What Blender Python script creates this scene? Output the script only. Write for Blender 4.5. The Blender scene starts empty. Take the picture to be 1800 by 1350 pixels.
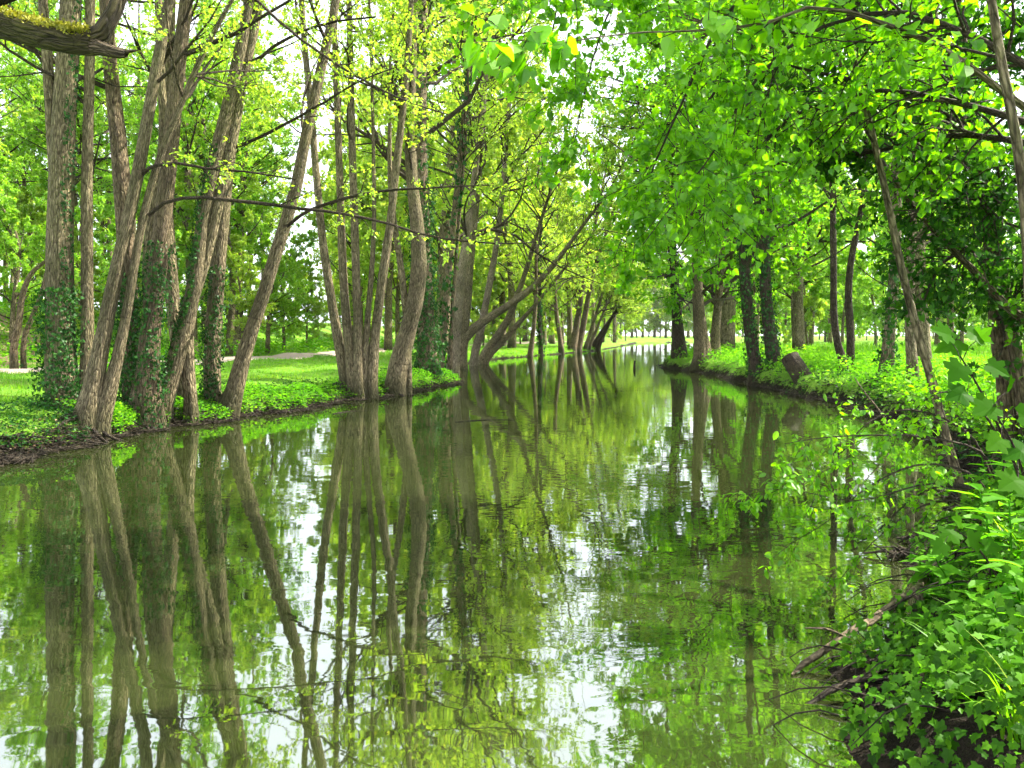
import bpy, math
import numpy as np
from mathutils import Matrix, Vector

# ------------------------------------------------------------------ camera, sky, sun, exposure
scene = bpy.context.scene
COL = scene.collection
F, HORIZON, H = 1400.0, 590.0, 1.7          # focal length and horizon in pixels of an 1800 px wide frame, eye height in metres
cam_data = bpy.data.cameras.new('camera')
cam_data.sensor_fit = 'HORIZONTAL'
cam_data.sensor_width = 36.0
cam_data.lens = 36.0 * F / 1800.0
cam_data.shift_y = -(675.0 - HORIZON) / 1800.0
cam_data.clip_start = 0.05
cam_data.clip_end = 5000.0
cam = bpy.data.objects.new('camera', cam_data)
COL.objects.link(cam)
cam.location = (0, 0, H)
cam.rotation_euler = (math.radians(90), 0, 0)
scene.camera = cam

SUN_ELEV, SUN_AZ = 47.0, 70.0               # azimuth clockwise from the viewing direction (+Y) towards +X
world = bpy.data.worlds.new('World')
scene.world = world
world.use_nodes = True
wn, wl = world.node_tree.nodes, world.node_tree.links
wn.clear()
sky = wn.new('ShaderNodeTexSky')
sky.sky_type = 'NISHITA'
sky.sun_disc = False
sky.sun_elevation = math.radians(SUN_ELEV)
sky.sun_rotation = math.radians(SUN_AZ)
sky.air_density = 1.0
sky.dust_density = 4.0
sky.ozone_density = 1.0
veil = wn.new('ShaderNodeMix')              # thin even cloud over the whole sky
veil.data_type = 'RGBA'
veil.inputs[0].default_value = 0.62
veil.inputs[7].default_value = (13.0, 13.4, 14.5, 1)
bg = wn.new('ShaderNodeBackground')
bg.inputs[1].default_value = 0.072
wo = wn.new('ShaderNodeOutputWorld')
wl.new(sky.outputs[0], veil.inputs[6])
wl.new(veil.outputs[2], bg.inputs[0])
wl.new(bg.outputs[0], wo.inputs[0])

sd = bpy.data.lights.new('sun', 'SUN')
sd.energy = 5.0
sd.angle = math.radians(0.8)
sd.color = (1.0, 0.93, 0.80)
sun = bpy.data.objects.new('sun', sd)
COL.objects.link(sun)
_e, _a = math.radians(SUN_ELEV), math.radians(SUN_AZ)
to_sun = Vector((math.sin(_a) * math.cos(_e), math.cos(_a) * math.cos(_e), math.sin(_e)))
sun.rotation_euler = to_sun.to_track_quat('Z', 'Y').to_euler()
sun.location = (20, 10, 40)

scene.view_settings.view_transform = 'Standard'
scene.view_settings.look = 'None'
scene.view_settings.gamma = 1.0
scene.view_settings.use_curve_mapping = False
scene.view_settings.exposure = 2.0
scene.render.engine = 'CYCLES'
cy = scene.cycles
cy.max_bounces = 7
cy.diffuse_bounces = 3
cy.glossy_bounces = 3
cy.transmission_bounces = 6
cy.transparent_max_bounces = 4
cy.use_denoising = True
cy.caustics_reflective = False
cy.caustics_refractive = False
cy.sample_clamp_indirect = 6.0
cy.use_adaptive_sampling = True
cy.adaptive_threshold = 0.045

# ------------------------------------------------------------------ small helpers
def at(px, py, d):
    """A point at depth d that the camera sees at photo pixel (px, py)."""
    return np.array([(px - 900.0) / F * d, d, H + (HORIZON - py) / F * d])

def project(p):
    d = np.maximum(p[..., 1], 0.05)
    return 900 + p[..., 0] / d * F, HORIZON - (p[..., 2] - H) / d * F, p[..., 1]

def unit(v):
    return v / np.maximum(np.linalg.norm(v, axis=-1, keepdims=True), 1e-9)

def smooth01(x):
    x = np.clip(x, 0, 1)
    return x * x * (3 - 2 * x)

def resample(pts, n, vals=None):
    """Cubic curve through pts, n points evenly along it; vals are interpolated alongside."""
    pts = np.asarray(pts, float)
    seg = np.linalg.norm(np.diff(pts, axis=0), axis=1)
    s = np.concatenate([[0], np.cumsum(seg)])
    m = np.gradient(pts, s, axis=0) if len(pts) > 2 else np.repeat((pts[1:] - pts[:1]) / s[-1], 2, axis=0)
    u = np.linspace(0, s[-1], n)
    i = np.clip(np.searchsorted(s, u, side='right') - 1, 0, len(s) - 2)
    h = (s[i + 1] - s[i])[:, None]
    t = ((u - s[i]) / (s[i + 1] - s[i]))[:, None]
    out = ((2 * t**3 - 3 * t**2 + 1) * pts[i] + (t**3 - 2 * t**2 + t) * h * m[i]
           + (-2 * t**3 + 3 * t**2) * pts[i + 1] + (t**3 - t**2) * h * m[i + 1])
    if vals is None:
        return out
    return out, np.interp(u, s, np.asarray(vals, float))

def make_mesh(name, V, faces, attrs=None, smooth=True):
    """faces: list of integer arrays (M,3) or (M,4)."""
    me = bpy.data.meshes.new(name)
    V = np.ascontiguousarray(V, dtype=np.float32)
    me.vertices.add(len(V))
    me.vertices.foreach_set('co', V.ravel())
    loops = np.concatenate([f.ravel() for f in faces]).astype(np.int32)
    sizes = np.concatenate([np.full(len(f), f.shape[1], np.int32) for f in faces])
    starts = np.concatenate([[0], np.cumsum(sizes)[:-1]]).astype(np.int32)
    me.loops.add(len(loops))
    me.loops.foreach_set('vertex_index', loops)
    me.polygons.add(len(sizes))
    me.polygons.foreach_set('loop_start', starts)
    me.polygons.foreach_set('use_smooth', np.full(len(sizes), smooth, dtype=bool))
    for k, a in (attrs or {}).items():
        a = np.ascontiguousarray(a, dtype=np.float32)
        if a.ndim == 2:
            me.attributes.new(k, 'FLOAT_VECTOR', 'POINT').data.foreach_set('vector', a.ravel())
        else:
            me.attributes.new(k, 'FLOAT', 'POINT').data.foreach_set('value', a)
    me.update(calc_edges=True)
    return me

def tag(o, label=None, cat=None, group=None, kind=None):
    if label: o['label'] = label
    if cat: o['category'] = cat
    if group: o['group'] = group
    if kind: o['kind'] = kind
    return o

def thing(name, loc, label, cat, group=None):
    o = bpy.data.objects.new(name, None)
    o.empty_display_size = 0.2
    COL.objects.link(o)
    o.location = [float(c) for c in loc]
    return tag(o, label, cat, group)

def link(name, me, mat, parent=None, kind=None):
    o = bpy.data.objects.new(name, me)
    if mat is not None and not me.materials:
        me.materials.append(mat)
    COL.objects.link(o)
    if parent is not None:
        o.parent = parent
    if kind: o['kind'] = kind
    return o

def offset(parent):
    return np.array(parent.location) if parent is not None else np.zeros(3)

# ------------------------------------------------------------------ tubes
def tubes(P, R, seg=6, rng=None, lumps=0.0, flare=0.0, ridges=0):
    """N paths of K points with K radii each -> vertices, quads, bark coordinates."""
    P = np.asarray(P, float)
    R = np.asarray(R, float)
    if P.ndim == 2:
        P, R = P[None], R[None]
    N, K, _ = P.shape
    T = np.empty_like(P)
    T[:, 1:-1] = P[:, 2:] - P[:, :-2]
    T[:, 0] = P[:, 1] - P[:, 0]
    T[:, -1] = P[:, -1] - P[:, -2]
    T = unit(T)
    chord = unit(P[:, -1] - P[:, 0])
    ref = np.eye(3)[np.argmin(np.abs(chord), axis=1)][:, None, :]
    U = unit(np.cross(T, np.broadcast_to(ref, T.shape)))
    W = np.cross(T, U)
    th = np.arange(seg) / seg * 2 * np.pi
    c, s = np.cos(th), np.sin(th)
    length = np.concatenate([np.zeros((N, 1)), np.cumsum(np.linalg.norm(np.diff(P, axis=1), axis=2), axis=1)], axis=1)
    RR = np.repeat(R[:, :, None], seg, axis=2)
    if rng is not None and (lumps or flare):
        tt = length[:, :, None]
        for q in range(5):
            k = rng.integers(1, 5, (N, 1, 1))
            f = rng.uniform(0.6, 3.2, (N, 1, 1))
            ph = rng.uniform(0, 6.28, (N, 1, 1))
            RR = RR * (1 + lumps * 0.45 * np.sin(k * th[None, None] + f * tt + ph))
        if flare:
            ph = rng.uniform(0, 6.28, (N, 1, 1))
            fall = np.exp(-tt / (R[:, :1, None] * 2.2 + 0.02))
            RR = RR * (1 + fall * flare * (0.55 + 0.45 * np.cos(ridges * th[None, None] + ph) + 0.2 * np.cos((ridges * 2 + 1) * th[None, None] + ph * 2)))
    V = P[:, :, None, :] + RR[..., None] * (c[None, None, :, None] * U[:, :, None, :] + s[None, None, :, None] * W[:, :, None, :])
    bark = np.stack(np.broadcast_arrays(c[None, None] * R[:, :1, None] + np.arange(N)[:, None, None] * 0.37,
                                        s[None, None] * R[:, :1, None], length[:, :, None]), axis=-1)
    base = (np.arange(N) * K * seg)[:, None, None]
    k = np.arange(K - 1)[None, :, None] * seg
    j = np.arange(seg)[None, None, :]
    j2 = (j + 1) % seg
    Q = np.stack([base + k + j, base + k + j2, base + k + seg + j2, base + k + seg + j], axis=-1).reshape(-1, 4)
    return V.reshape(-1, 3), Q, bark.reshape(-1, 3)

def join(geos):
    Vs, Qs, Bs, n = [], [], [], 0
    for V, Q, B in geos:
        Vs.append(V); Qs.append(Q + n); Bs.append(B); n += len(V)
    return np.concatenate(Vs), np.concatenate(Qs), np.concatenate(Bs)

def tube_obj(name, geo, mat, parent, kind=None):
    V, Q, B = geo
    return link(name, make_mesh(name, V - offset(parent), [Q], {'bark_co': B}), mat, parent, kind)

def children(P, R, n, t0, t1, L, ang, up, wander, K, rng, rr=0.5, short=0.6):
    """n side shoots from each of N parent paths."""
    N, K0, _ = P.shape
    t = rng.uniform(0, 1, (N, n)) * (t1 - t0) + t0
    f = np.clip(t, 0, 0.999) * (K0 - 1)
    i = np.minimum(f.astype(int), K0 - 2)
    w = (f - i)[..., None]
    idx = np.arange(N)[:, None]
    p = P[idx, i] * (1 - w) + P[idx, i + 1] * w
    tan = unit(P[idx, i + 1] - P[idx, i])
    r = R[idx, i] * (1 - w[..., 0]) + R[idx, i + 1] * w[..., 0]
    perp = rng.normal(size=p.shape)
    perp = unit(perp - (perp * tan).sum(-1, keepdims=True) * tan)
    a = np.radians(rng.normal(ang, 12, (N, n)))[..., None]
    d = unit(np.cos(a) * tan + np.sin(a) * perp).reshape(-1, 3)
    Ln = (np.asarray(L).reshape(-1, 1) * rng.uniform(0.55, 1.25, (N, n)) * (1.1 - short * t)).reshape(-1)
    q = p.reshape(-1, 3)
    out = [q]
    for k in range(K - 1):
        q = q + d * (Ln / (K - 1))[:, None]
        out.append(q)
        d = unit(d + rng.normal(size=d.shape) * wander + np.array([0, 0, up]))
    Pn = np.stack(out, axis=1)
    r0 = np.minimum(r.reshape(-1) * rr, Ln * 0.014 + 0.002)
    Rn = r0[:, None] * np.linspace(1, 0.22, K)[None]
    return Pn, Rn, Ln

# ------------------------------------------------------------------ leaves
def _fan(outline, fold=0.0, bend=0.0):
    """A leaf blade from its outline (half, base to tip): midrib strip, folded and bent."""
    o = np.asarray(outline, float)
    n = len(o)
    mid = np.stack([o[:, 0], np.zeros(n), -bend * o[:, 0] ** 2], axis=1)
    L = np.stack([o[:, 0], o[:, 1], fold * o[:, 1] - bend * o[:, 0] ** 2], axis=1)
    Rr = L * np.array([1, -1, 1])
    V = np.concatenate([mid, L, Rr])
    tri = []
    for i in range(n - 1):
        a, b = i, i + 1
        if o[i, 1] > 1e-6 and o[i + 1, 1] > 1e-6:
            tri += [(a, b, n + b), (a, n + b, n + a), (a, 2 * n + a, 2 * n + b), (a, 2 * n + b, b)]
        elif o[i, 1] > 1e-6:
            tri += [(a, b, n + a), (a, 2 * n + a, b)]
        else:
            tri += [(a, b, n + b), (a, 2 * n + b, b)]
    used = np.unique(np.array(tri))
    remap = np.full(len(V), -1); remap[used] = np.arange(len(used))
    return V[used], remap[np.array(tri)]

def _polar(tips, fold=0.12):
    """A lobed leaf: points around the stalk joint at the origin."""
    V = [(0.28, 0, 0.0)]
    for x, y in tips:
        V.append((x, y, fold * abs(y) - 0.12 * x * x))
    n = len(tips)
    return np.array(V), np.array([(0, 1 + i, 1 + (i + 1) % n) for i in range(n)])

_mh = [(0.0, 0.10), (-0.10, 0.26), (0.0, 0.36), (0.10, 0.50), (0.20, 0.46), (0.28, 0.38), (0.40, 0.54), (0.52, 0.62), (0.58, 0.50), (0.66, 0.44), (0.62, 0.32), (0.60, 0.24), (0.76, 0.26), (0.84, 0.16), (0.95, 0.10)]
MAPLE = _polar(_mh + [(1.05, 0)] + [(x, -y) for x, y in reversed(_mh)])
_ih = [(-0.08, 0.20), (0.05, 0.42), (0.22, 0.30), (0.50, 0.44), (0.60, 0.22)]
IVY = _polar(_ih + [(1.0, 0)] + [(x, -y) for x, y in reversed(_ih)] + [(0.02, 0)])
_is = [(-0.06, 0.34), (0.42, 0.36)]
IVY_S = (np.array([(0.25, 0, 0.05), (-0.06, 0.34, 0), (0.42, 0.36, 0), (1, 0, -0.1), (0.42, -0.36, 0), (-0.06, -0.34, 0)]), np.array([(0, 1, 2), (0, 2, 3), (0, 3, 4), (0, 4, 5)]))
QUAD = (np.array([(0, 0, 0), (0.48, 0.34, 0.09), (1, 0, -0.06), (0.48, -0.34, 0.09)]), np.array([(0, 2, 1), (0, 3, 2)]))
LIME = _fan([(0, 0), (-0.05, 0.25), (0.15, 0.42), (0.42, 0.42), (0.72, 0.24), (1.0, 0)], 0.22, 0.16)
LIME_S = _fan([(0, 0), (0.05, 0.36), (0.45, 0.41), (1.0, 0)], 0.22, 0.16)
OVAL = _fan([(0, 0), (0.15, 0.2), (0.42, 0.3), (0.75, 0.2), (1.0, 0)], 0.25, 0.12)
LANCE = _fan([(0, 0), (0.12, 0.11), (0.35, 0.17), (0.7, 0.1), (1.0, 0)], 0.3, 0.25)

def leaf_geo(pos, dirv, nrm, size, tmpl, rnd):
    T, tri = tmpl
    X = unit(dirv)
    Z = unit(nrm - (nrm * X).sum(-1, keepdims=True) * X)
    Y = np.cross(Z, X)
    s = size[:, None, None]
    V = pos[:, None, :] + s * (T[None, :, :1] * X[:, None] + T[None, :, 1:2] * Y[:, None] + T[None, :, 2:] * Z[:, None])
    k = len(T)
    Fc = (np.arange(len(pos)) * k)[:, None, None] + tri[None]
    return V.reshape(-1, 3), Fc.reshape(-1, 3), np.repeat(rnd, k)

_variants = {}
def leaf_object_meshes(kind, tmpl, mat):
    key = (kind, mat.name)
    if key not in _variants:
        vs = []
        for q in range(8):
            T, tri = tmpl
            T = T.copy()
            T[:, 2] += (q % 4 - 1.5) * 0.06 * T[:, 0] ** 2 + ((q * 3) % 5 - 2) * 0.03 * T[:, 1]
            me = make_mesh('leaf', T, [tri], {'rnd': np.full(len(T), (q + 0.5) / 8)}, smooth=False)
            me.materials.append(mat)
            vs.append(me)
        _variants[key] = vs
    return _variants[key]

def add_leaves(parent, pos, dirv, nrm, size, tmpl, mat, rng, singles=0, name='foliage', kind='stuff', tkey='leaf', single_name='leaf', bias=0.0, anyway=False, bulk=None):
    rnd = np.clip(rng.uniform(0, 1, len(pos)) + bias, 0, 1)
    keep = np.ones(len(pos), bool)
    off = offset(parent)
    if singles:
        px, py, d = project(pos)
        if anyway: px, py, d = px * 0, py * 0, d * 0 + 1
        seen = (px > -10) & (px < 1810) & (py > -10) & (py < 1360) & (d > 0.5)
        big = np.where(seen, size / np.maximum(d, 0.3), 0)
        order = np.argsort(-big)[:singles]
        order = order[big[order] > 0]
        keep[order] = False
        ms = leaf_object_meshes(tkey, tmpl, mat)
        X = unit(dirv)
        Z = unit(nrm - (nrm * X).sum(-1, keepdims=True) * X)
        Y = np.cross(Z, X)
        for i in order:
            o = bpy.data.objects.new(single_name, ms[int(rnd[i] * 7.999)])
            COL.objects.link(o)
            o.parent = parent
            s = float(size[i]); p = pos[i] - off
            o.matrix_local = Matrix(((X[i, 0] * s, Y[i, 0] * s, Z[i, 0] * s, p[0]), (X[i, 1] * s, Y[i, 1] * s, Z[i, 1] * s, p[1]),
                                     (X[i, 2] * s, Y[i, 2] * s, Z[i, 2] * s, p[2]), (0, 0, 0, 1)))
    if keep.any():
        V, Fc, r = leaf_geo(pos[keep] - off, dirv[keep], nrm[keep], size[keep], bulk or tmpl, rnd[keep])
        return link(name, make_mesh(name, V, [Fc], {'rnd': r}, smooth=False), mat, parent, kind)

def leaves_on(P, n, rng, size, t0=0.15, spread=0.03, droop=-0.35, flat=0.6):
    N, K, _ = P.shape
    t = rng.uniform(t0, 1, (N, n))
    f = np.clip(t, 0, 0.999) * (K - 1)
    i = f.astype(int)
    w = (f - i)[..., None]
    idx = np.arange(N)[:, None]
    p = P[idx, i] * (1 - w) + P[idx, i + 1] * w
    tan = unit(P[idx, i + 1] - P[idx, i])
    p = p + rng.normal(size=p.shape) * spread
    d = unit(tan * 0.5 + rng.normal(size=p.shape) * 0.6 + np.array([0, 0, droop]))
    nr = unit(rng.normal(size=p.shape) * flat + np.array([0, 0, 1.0]))
    s = size * rng.uniform(0.5, 1.3, (N, n))
    return p.reshape(-1, 3), d.reshape(-1, 3), nr.reshape(-1, 3), s.reshape(-1)

def cat(*sets):
    return tuple(np.concatenate([s[k] for s in sets]) for k in range(len(sets[0])))

# ------------------------------------------------------------------ materials
def new_mat(name):
    m = bpy.data.materials.new(name)
    m.use_nodes = True
    nt = m.node_tree
    nt.nodes.clear()
    out = nt.nodes.new('ShaderNodeOutputMaterial')
    return m, nt.nodes, nt.links, out

def ramp(nodes, stops, interp='LINEAR'):
    r = nodes.new('ShaderNodeValToRGB')
    r.color_ramp.interpolation = interp
    e = r.color_ramp.elements
    while len(e) < len(stops):
        e.new(0.5)
    for k, (p, c) in enumerate(stops):
        e[k].position = p
        e[k].color = (*c, 1)
    return r

def attr(nodes, name):
    a = nodes.new('ShaderNodeAttribute')
    a.attribute_name = name
    return a

def noise(nodes, links, scale, detail=4, vec=None, rough=0.55, dist=0.0):
    n = nodes.new('ShaderNodeTexNoise')
    n.inputs['Scale'].default_value = scale
    n.inputs['Detail'].default_value = detail
    n.inputs['Roughness'].default_value = rough
    n.inputs['Distortion'].default_value = dist
    if vec is not None:
        links.new(vec, n.inputs['Vector'])
    return n

def mixc(nodes, links, fac, a, b, mode='MIX'):
    m = nodes.new('ShaderNodeMix')
    m.data_type = 'RGBA'
    m.blend_type = mode
    for sock, v in ((m.inputs[0], fac), (m.inputs[6], a), (m.inputs[7], b)):
        if isinstance(v, (int, float)):
            sock.default_value = v
        elif isinstance(v, tuple):
            sock.default_value = (*v, 1)
        else:
            links.new(v, sock)
    return m.outputs[2]

def leaf_mat(name, stops, trans=(1.5, 1.45, 0.6), tfac=0.6, gloss=0.03, rough=0.45):
    m, N, L, out = new_mat(name)
    oi = N.new('ShaderNodeObjectInfo')
    a = attr(N, 'rnd')
    ma = N.new('ShaderNodeMath'); ma.operation = 'MULTIPLY_ADD'
    L.new(oi.outputs['Random'], ma.inputs[0]); ma.inputs[1].default_value = 0.24
    sub = N.new('ShaderNodeMath'); sub.operation = 'SUBTRACT'; L.new(a.outputs['Fac'], sub.inputs[0]); sub.inputs[1].default_value = 0.12
    L.new(sub.outputs[0], ma.inputs[2])
    r = ramp(N, stops)
    L.new(ma.outputs[0], r.inputs[0])
    dif = N.new('ShaderNodeBsdfDiffuse')
    L.new(r.outputs[0], dif.inputs[0])
    tr = N.new('ShaderNodeBsdfTranslucent')
    L.new(mixc(N, L, 1.0, r.outputs[0], trans, 'MULTIPLY'), tr.inputs[0])
    mx = N.new('ShaderNodeMixShader'); mx.inputs[0].default_value = tfac
    L.new(dif.outputs[0], mx.inputs[1]); L.new(tr.outputs[0], mx.inputs[2])
    gl = N.new('ShaderNodeBsdfGlossy'); gl.inputs['Roughness'].default_value = rough
    m2 = N.new('ShaderNodeMixShader')
    m2.inputs[0].default_value = gloss
    L.new(mx.outputs[0], m2.inputs[1]); L.new(gl.outputs[0], m2.inputs[2])
    L.new(m2.outputs[0], out.inputs[0])
    return m

def bark_mat(name, dark, light, green=(0.10, 0.115, 0.03), g_amt=0.45, groove=1.0, scale=1.0, foot=False):
    m, N, L, out = new_mat(name)
    b = attr(N, 'bark_co')
    mp = N.new('ShaderNodeMapping')
    mp.inputs['Scale'].default_value = (9 * scale, 9 * scale, 2.6 * scale)
    L.new(b.outputs['Vector'], mp.inputs['Vector'])
    n1 = noise(N, L, 2.6, 6, mp.outputs[0], 0.62, 0.3)
    n2 = noise(N, L, 1.3, 3, b.outputs['Vector'])
    v = N.new('ShaderNodeTexVoronoi'); v.feature = 'DISTANCE_TO_EDGE'; v.inputs['Scale'].default_value = 2.2
    L.new(mp.outputs[0], v.inputs['Vector'])
    base = ramp(N, [(0.34, dark), (0.5, tuple(d * 0.6 + l * 0.4 for d, l in zip(dark, light))), (0.66, light)])
    L.new(n1.outputs[0], base.inputs[0])
    gr = ramp(N, [(0.42, (0, 0, 0)), (0.68, (g_amt,) * 3)])
    L.new(n2.outputs[0], gr.inputs[0])
    c = mixc(N, L, gr.outputs[0], base.outputs[0], green)
    mp3 = N.new('ShaderNodeMapping'); mp3.inputs['Scale'].default_value = (2, 2, 14)
    L.new(b.outputs['Vector'], mp3.inputs['Vector'])
    n3 = noise(N, L, 1.6, 2, mp3.outputs[0])
    sp = ramp(N, [(0.62, (1, 1, 1)), (0.72, (0.45, 0.42, 0.4))])
    L.new(n3.outputs[0], sp.inputs[0])
    c = mixc(N, L, 0.7, c, sp.outputs[0], 'MULTIPLY')
    fis = ramp(N, [(0.0, (0.3, 0.27, 0.25)), (0.16, (1, 1, 1))])
    L.new(v.outputs['Distance'], fis.inputs[0])
    c = mixc(N, L, 0.75 * min(groove, 1.0), c, fis.outputs[0], 'MULTIPLY')
    mk = N.new('ShaderNodeMapping'); mk.inputs['Scale'].default_value = (5, 5, 3.2)
    L.new(b.outputs['Vector'], mk.inputs['Vector'])
    kv = N.new('ShaderNodeTexVoronoi'); kv.inputs['Scale'].default_value = 1.0
    L.new(mk.outputs[0], kv.inputs['Vector'])
    kn = ramp(N, [(0.10, (0.25, 0.2, 0.17)), (0.17, (1, 1, 1))])
    L.new(kv.outputs['Distance'], kn.inputs[0])
    c = mixc(N, L, 0.85, c, kn.outputs[0], 'MULTIPLY')
    n5 = noise(N, L, 0.55, 2, b.outputs['Vector'])
    blot = ramp(N, [(0.36, (0.6, 0.56, 0.52)), (0.62, (1.15, 1.1, 1.0))])
    L.new(n5.outputs[0], blot.inputs[0])
    c = mixc(N, L, 0.8, c, blot.outputs[0], 'MULTIPLY')
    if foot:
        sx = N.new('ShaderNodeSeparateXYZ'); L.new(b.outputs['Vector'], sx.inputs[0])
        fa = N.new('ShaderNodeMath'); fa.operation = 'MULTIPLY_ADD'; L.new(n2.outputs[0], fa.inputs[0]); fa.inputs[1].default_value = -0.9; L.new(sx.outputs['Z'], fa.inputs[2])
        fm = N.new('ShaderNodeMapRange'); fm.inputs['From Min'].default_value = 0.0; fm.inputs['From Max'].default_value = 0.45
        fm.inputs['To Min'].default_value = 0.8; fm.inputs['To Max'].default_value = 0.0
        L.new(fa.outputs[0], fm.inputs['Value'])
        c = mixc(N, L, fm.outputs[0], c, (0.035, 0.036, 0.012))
    p = N.new('ShaderNodeBsdfPrincipled')
    p.inputs['Roughness'].default_value = 0.85
    p.inputs['Specular IOR Level'].default_value = 0.25
    L.new(c, p.inputs['Base Color'])
    vr = ramp(N, [(0.0, (0, 0, 0)), (0.22, (1, 1, 1))])
    L.new(v.outputs['Distance'], vr.inputs[0])
    add = N.new('ShaderNodeMath'); add.operation = 'MULTIPLY_ADD'
    L.new(vr.outputs[0], add.inputs[0]); add.inputs[1].default_value = 0.45 * groove; L.new(n1.outputs[0], add.inputs[2])
    bp = N.new('ShaderNodeBump'); bp.inputs['Strength'].default_value = 1.0; bp.inputs['Distance'].default_value = 0.05
    L.new(add.outputs[0], bp.inputs['Height']); L.new(bp.outputs[0], p.inputs['Normal'])
    L.new(p.outputs[0], out.inputs[0])
    return m

M = {}
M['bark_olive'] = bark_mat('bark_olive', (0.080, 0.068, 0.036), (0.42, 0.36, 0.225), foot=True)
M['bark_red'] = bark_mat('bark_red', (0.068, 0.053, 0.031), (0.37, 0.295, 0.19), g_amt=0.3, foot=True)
M['bark_pale'] = bark_mat('bark_pale', (0.12, 0.10, 0.068), (0.42, 0.36, 0.26), g_amt=0.35, groove=0.7)
M['bark_dark'] = bark_mat('bark_dark', (0.02, 0.015, 0.01), (0.10, 0.075, 0.05), g_amt=0.3)
M['bark_mossy'] = bark_mat('bark_mossy', (0.025, 0.02, 0.012), (0.12, 0.095, 0.055), green=(0.12, 0.125, 0.015), g_amt=0.8)
M['twig'] = bark_mat('twig', (0.04, 0.03, 0.02), (0.13, 0.10, 0.065), g_amt=0.3, scale=3)
M['dead_wood'] = bark_mat('dead_wood', (0.07, 0.055, 0.035), (0.32, 0.26, 0.17), g_amt=0.2, scale=2)
M['wet_root'] = bark_mat('wet_root', (0.018, 0.014, 0.01), (0.09, 0.07, 0.05), g_amt=0.2, scale=2)
M['leaf_spring'] = leaf_mat('leaf_spring', [(0, (0.19, 0.34, 0.03)), (0.5, (0.27, 0.43, 0.045)), (0.95, (0.36, 0.48, 0.07)), (1, (0.42, 0.48, 0.08))])
M['leaf_wood'] = leaf_mat('leaf_wood', [(0, (0.13, 0.31, 0.02)), (0.5, (0.20, 0.41, 0.03)), (1, (0.30, 0.48, 0.05))])
M['leaf_lime'] = leaf_mat('leaf_lime', [(0, (0.075, 0.25, 0.002)), (0.55, (0.15, 0.39, 0.003)), (0.96, (0.20, 0.46, 0.005)), (1, (0.22, 0.48, 0.008))], gloss=0.03, tfac=0.62)
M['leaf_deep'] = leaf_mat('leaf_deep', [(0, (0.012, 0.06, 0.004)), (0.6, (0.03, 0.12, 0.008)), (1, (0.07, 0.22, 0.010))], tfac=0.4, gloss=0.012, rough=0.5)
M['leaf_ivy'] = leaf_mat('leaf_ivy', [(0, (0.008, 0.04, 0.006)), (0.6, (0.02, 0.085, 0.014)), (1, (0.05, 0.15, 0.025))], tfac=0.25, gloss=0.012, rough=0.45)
M['leaf_maple'] = leaf_mat('leaf_maple', [(0, (0.03, 0.13, 0.003)), (1, (0.06, 0.19, 0.004))], gloss=0.004)
M['leaf_herb'] = leaf_mat('leaf_herb', [(0, (0.06, 0.22, 0.006)), (0.6, (0.11, 0.33, 0.012)), (1, (0.20, 0.42, 0.025))], gloss=0.01, rough=0.5)
M['leaf_nettle'] = leaf_mat('leaf_nettle', [(0, (0.06, 0.23, 0.008)), (1, (0.13, 0.36, 0.014))], gloss=0.008, rough=0.5)
M['grass_blade'] = leaf_mat('grass_blade', [(0, (0.065, 0.22, 0.006)), (0.7, (0.12, 0.31, 0.009)), (1, (0.24, 0.36, 0.03))], gloss=0.02)
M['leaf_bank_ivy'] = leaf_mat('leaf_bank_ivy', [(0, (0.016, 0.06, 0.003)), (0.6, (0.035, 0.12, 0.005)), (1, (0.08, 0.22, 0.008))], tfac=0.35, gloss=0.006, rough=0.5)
M['litter'] = leaf_mat('litter', [(0, (0.06, 0.04, 0.02)), (0.6, (0.16, 0.11, 0.06)), (1, (0.32, 0.25, 0.15))], trans=(1, 1, 1), tfac=0.15, gloss=0.02)

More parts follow.
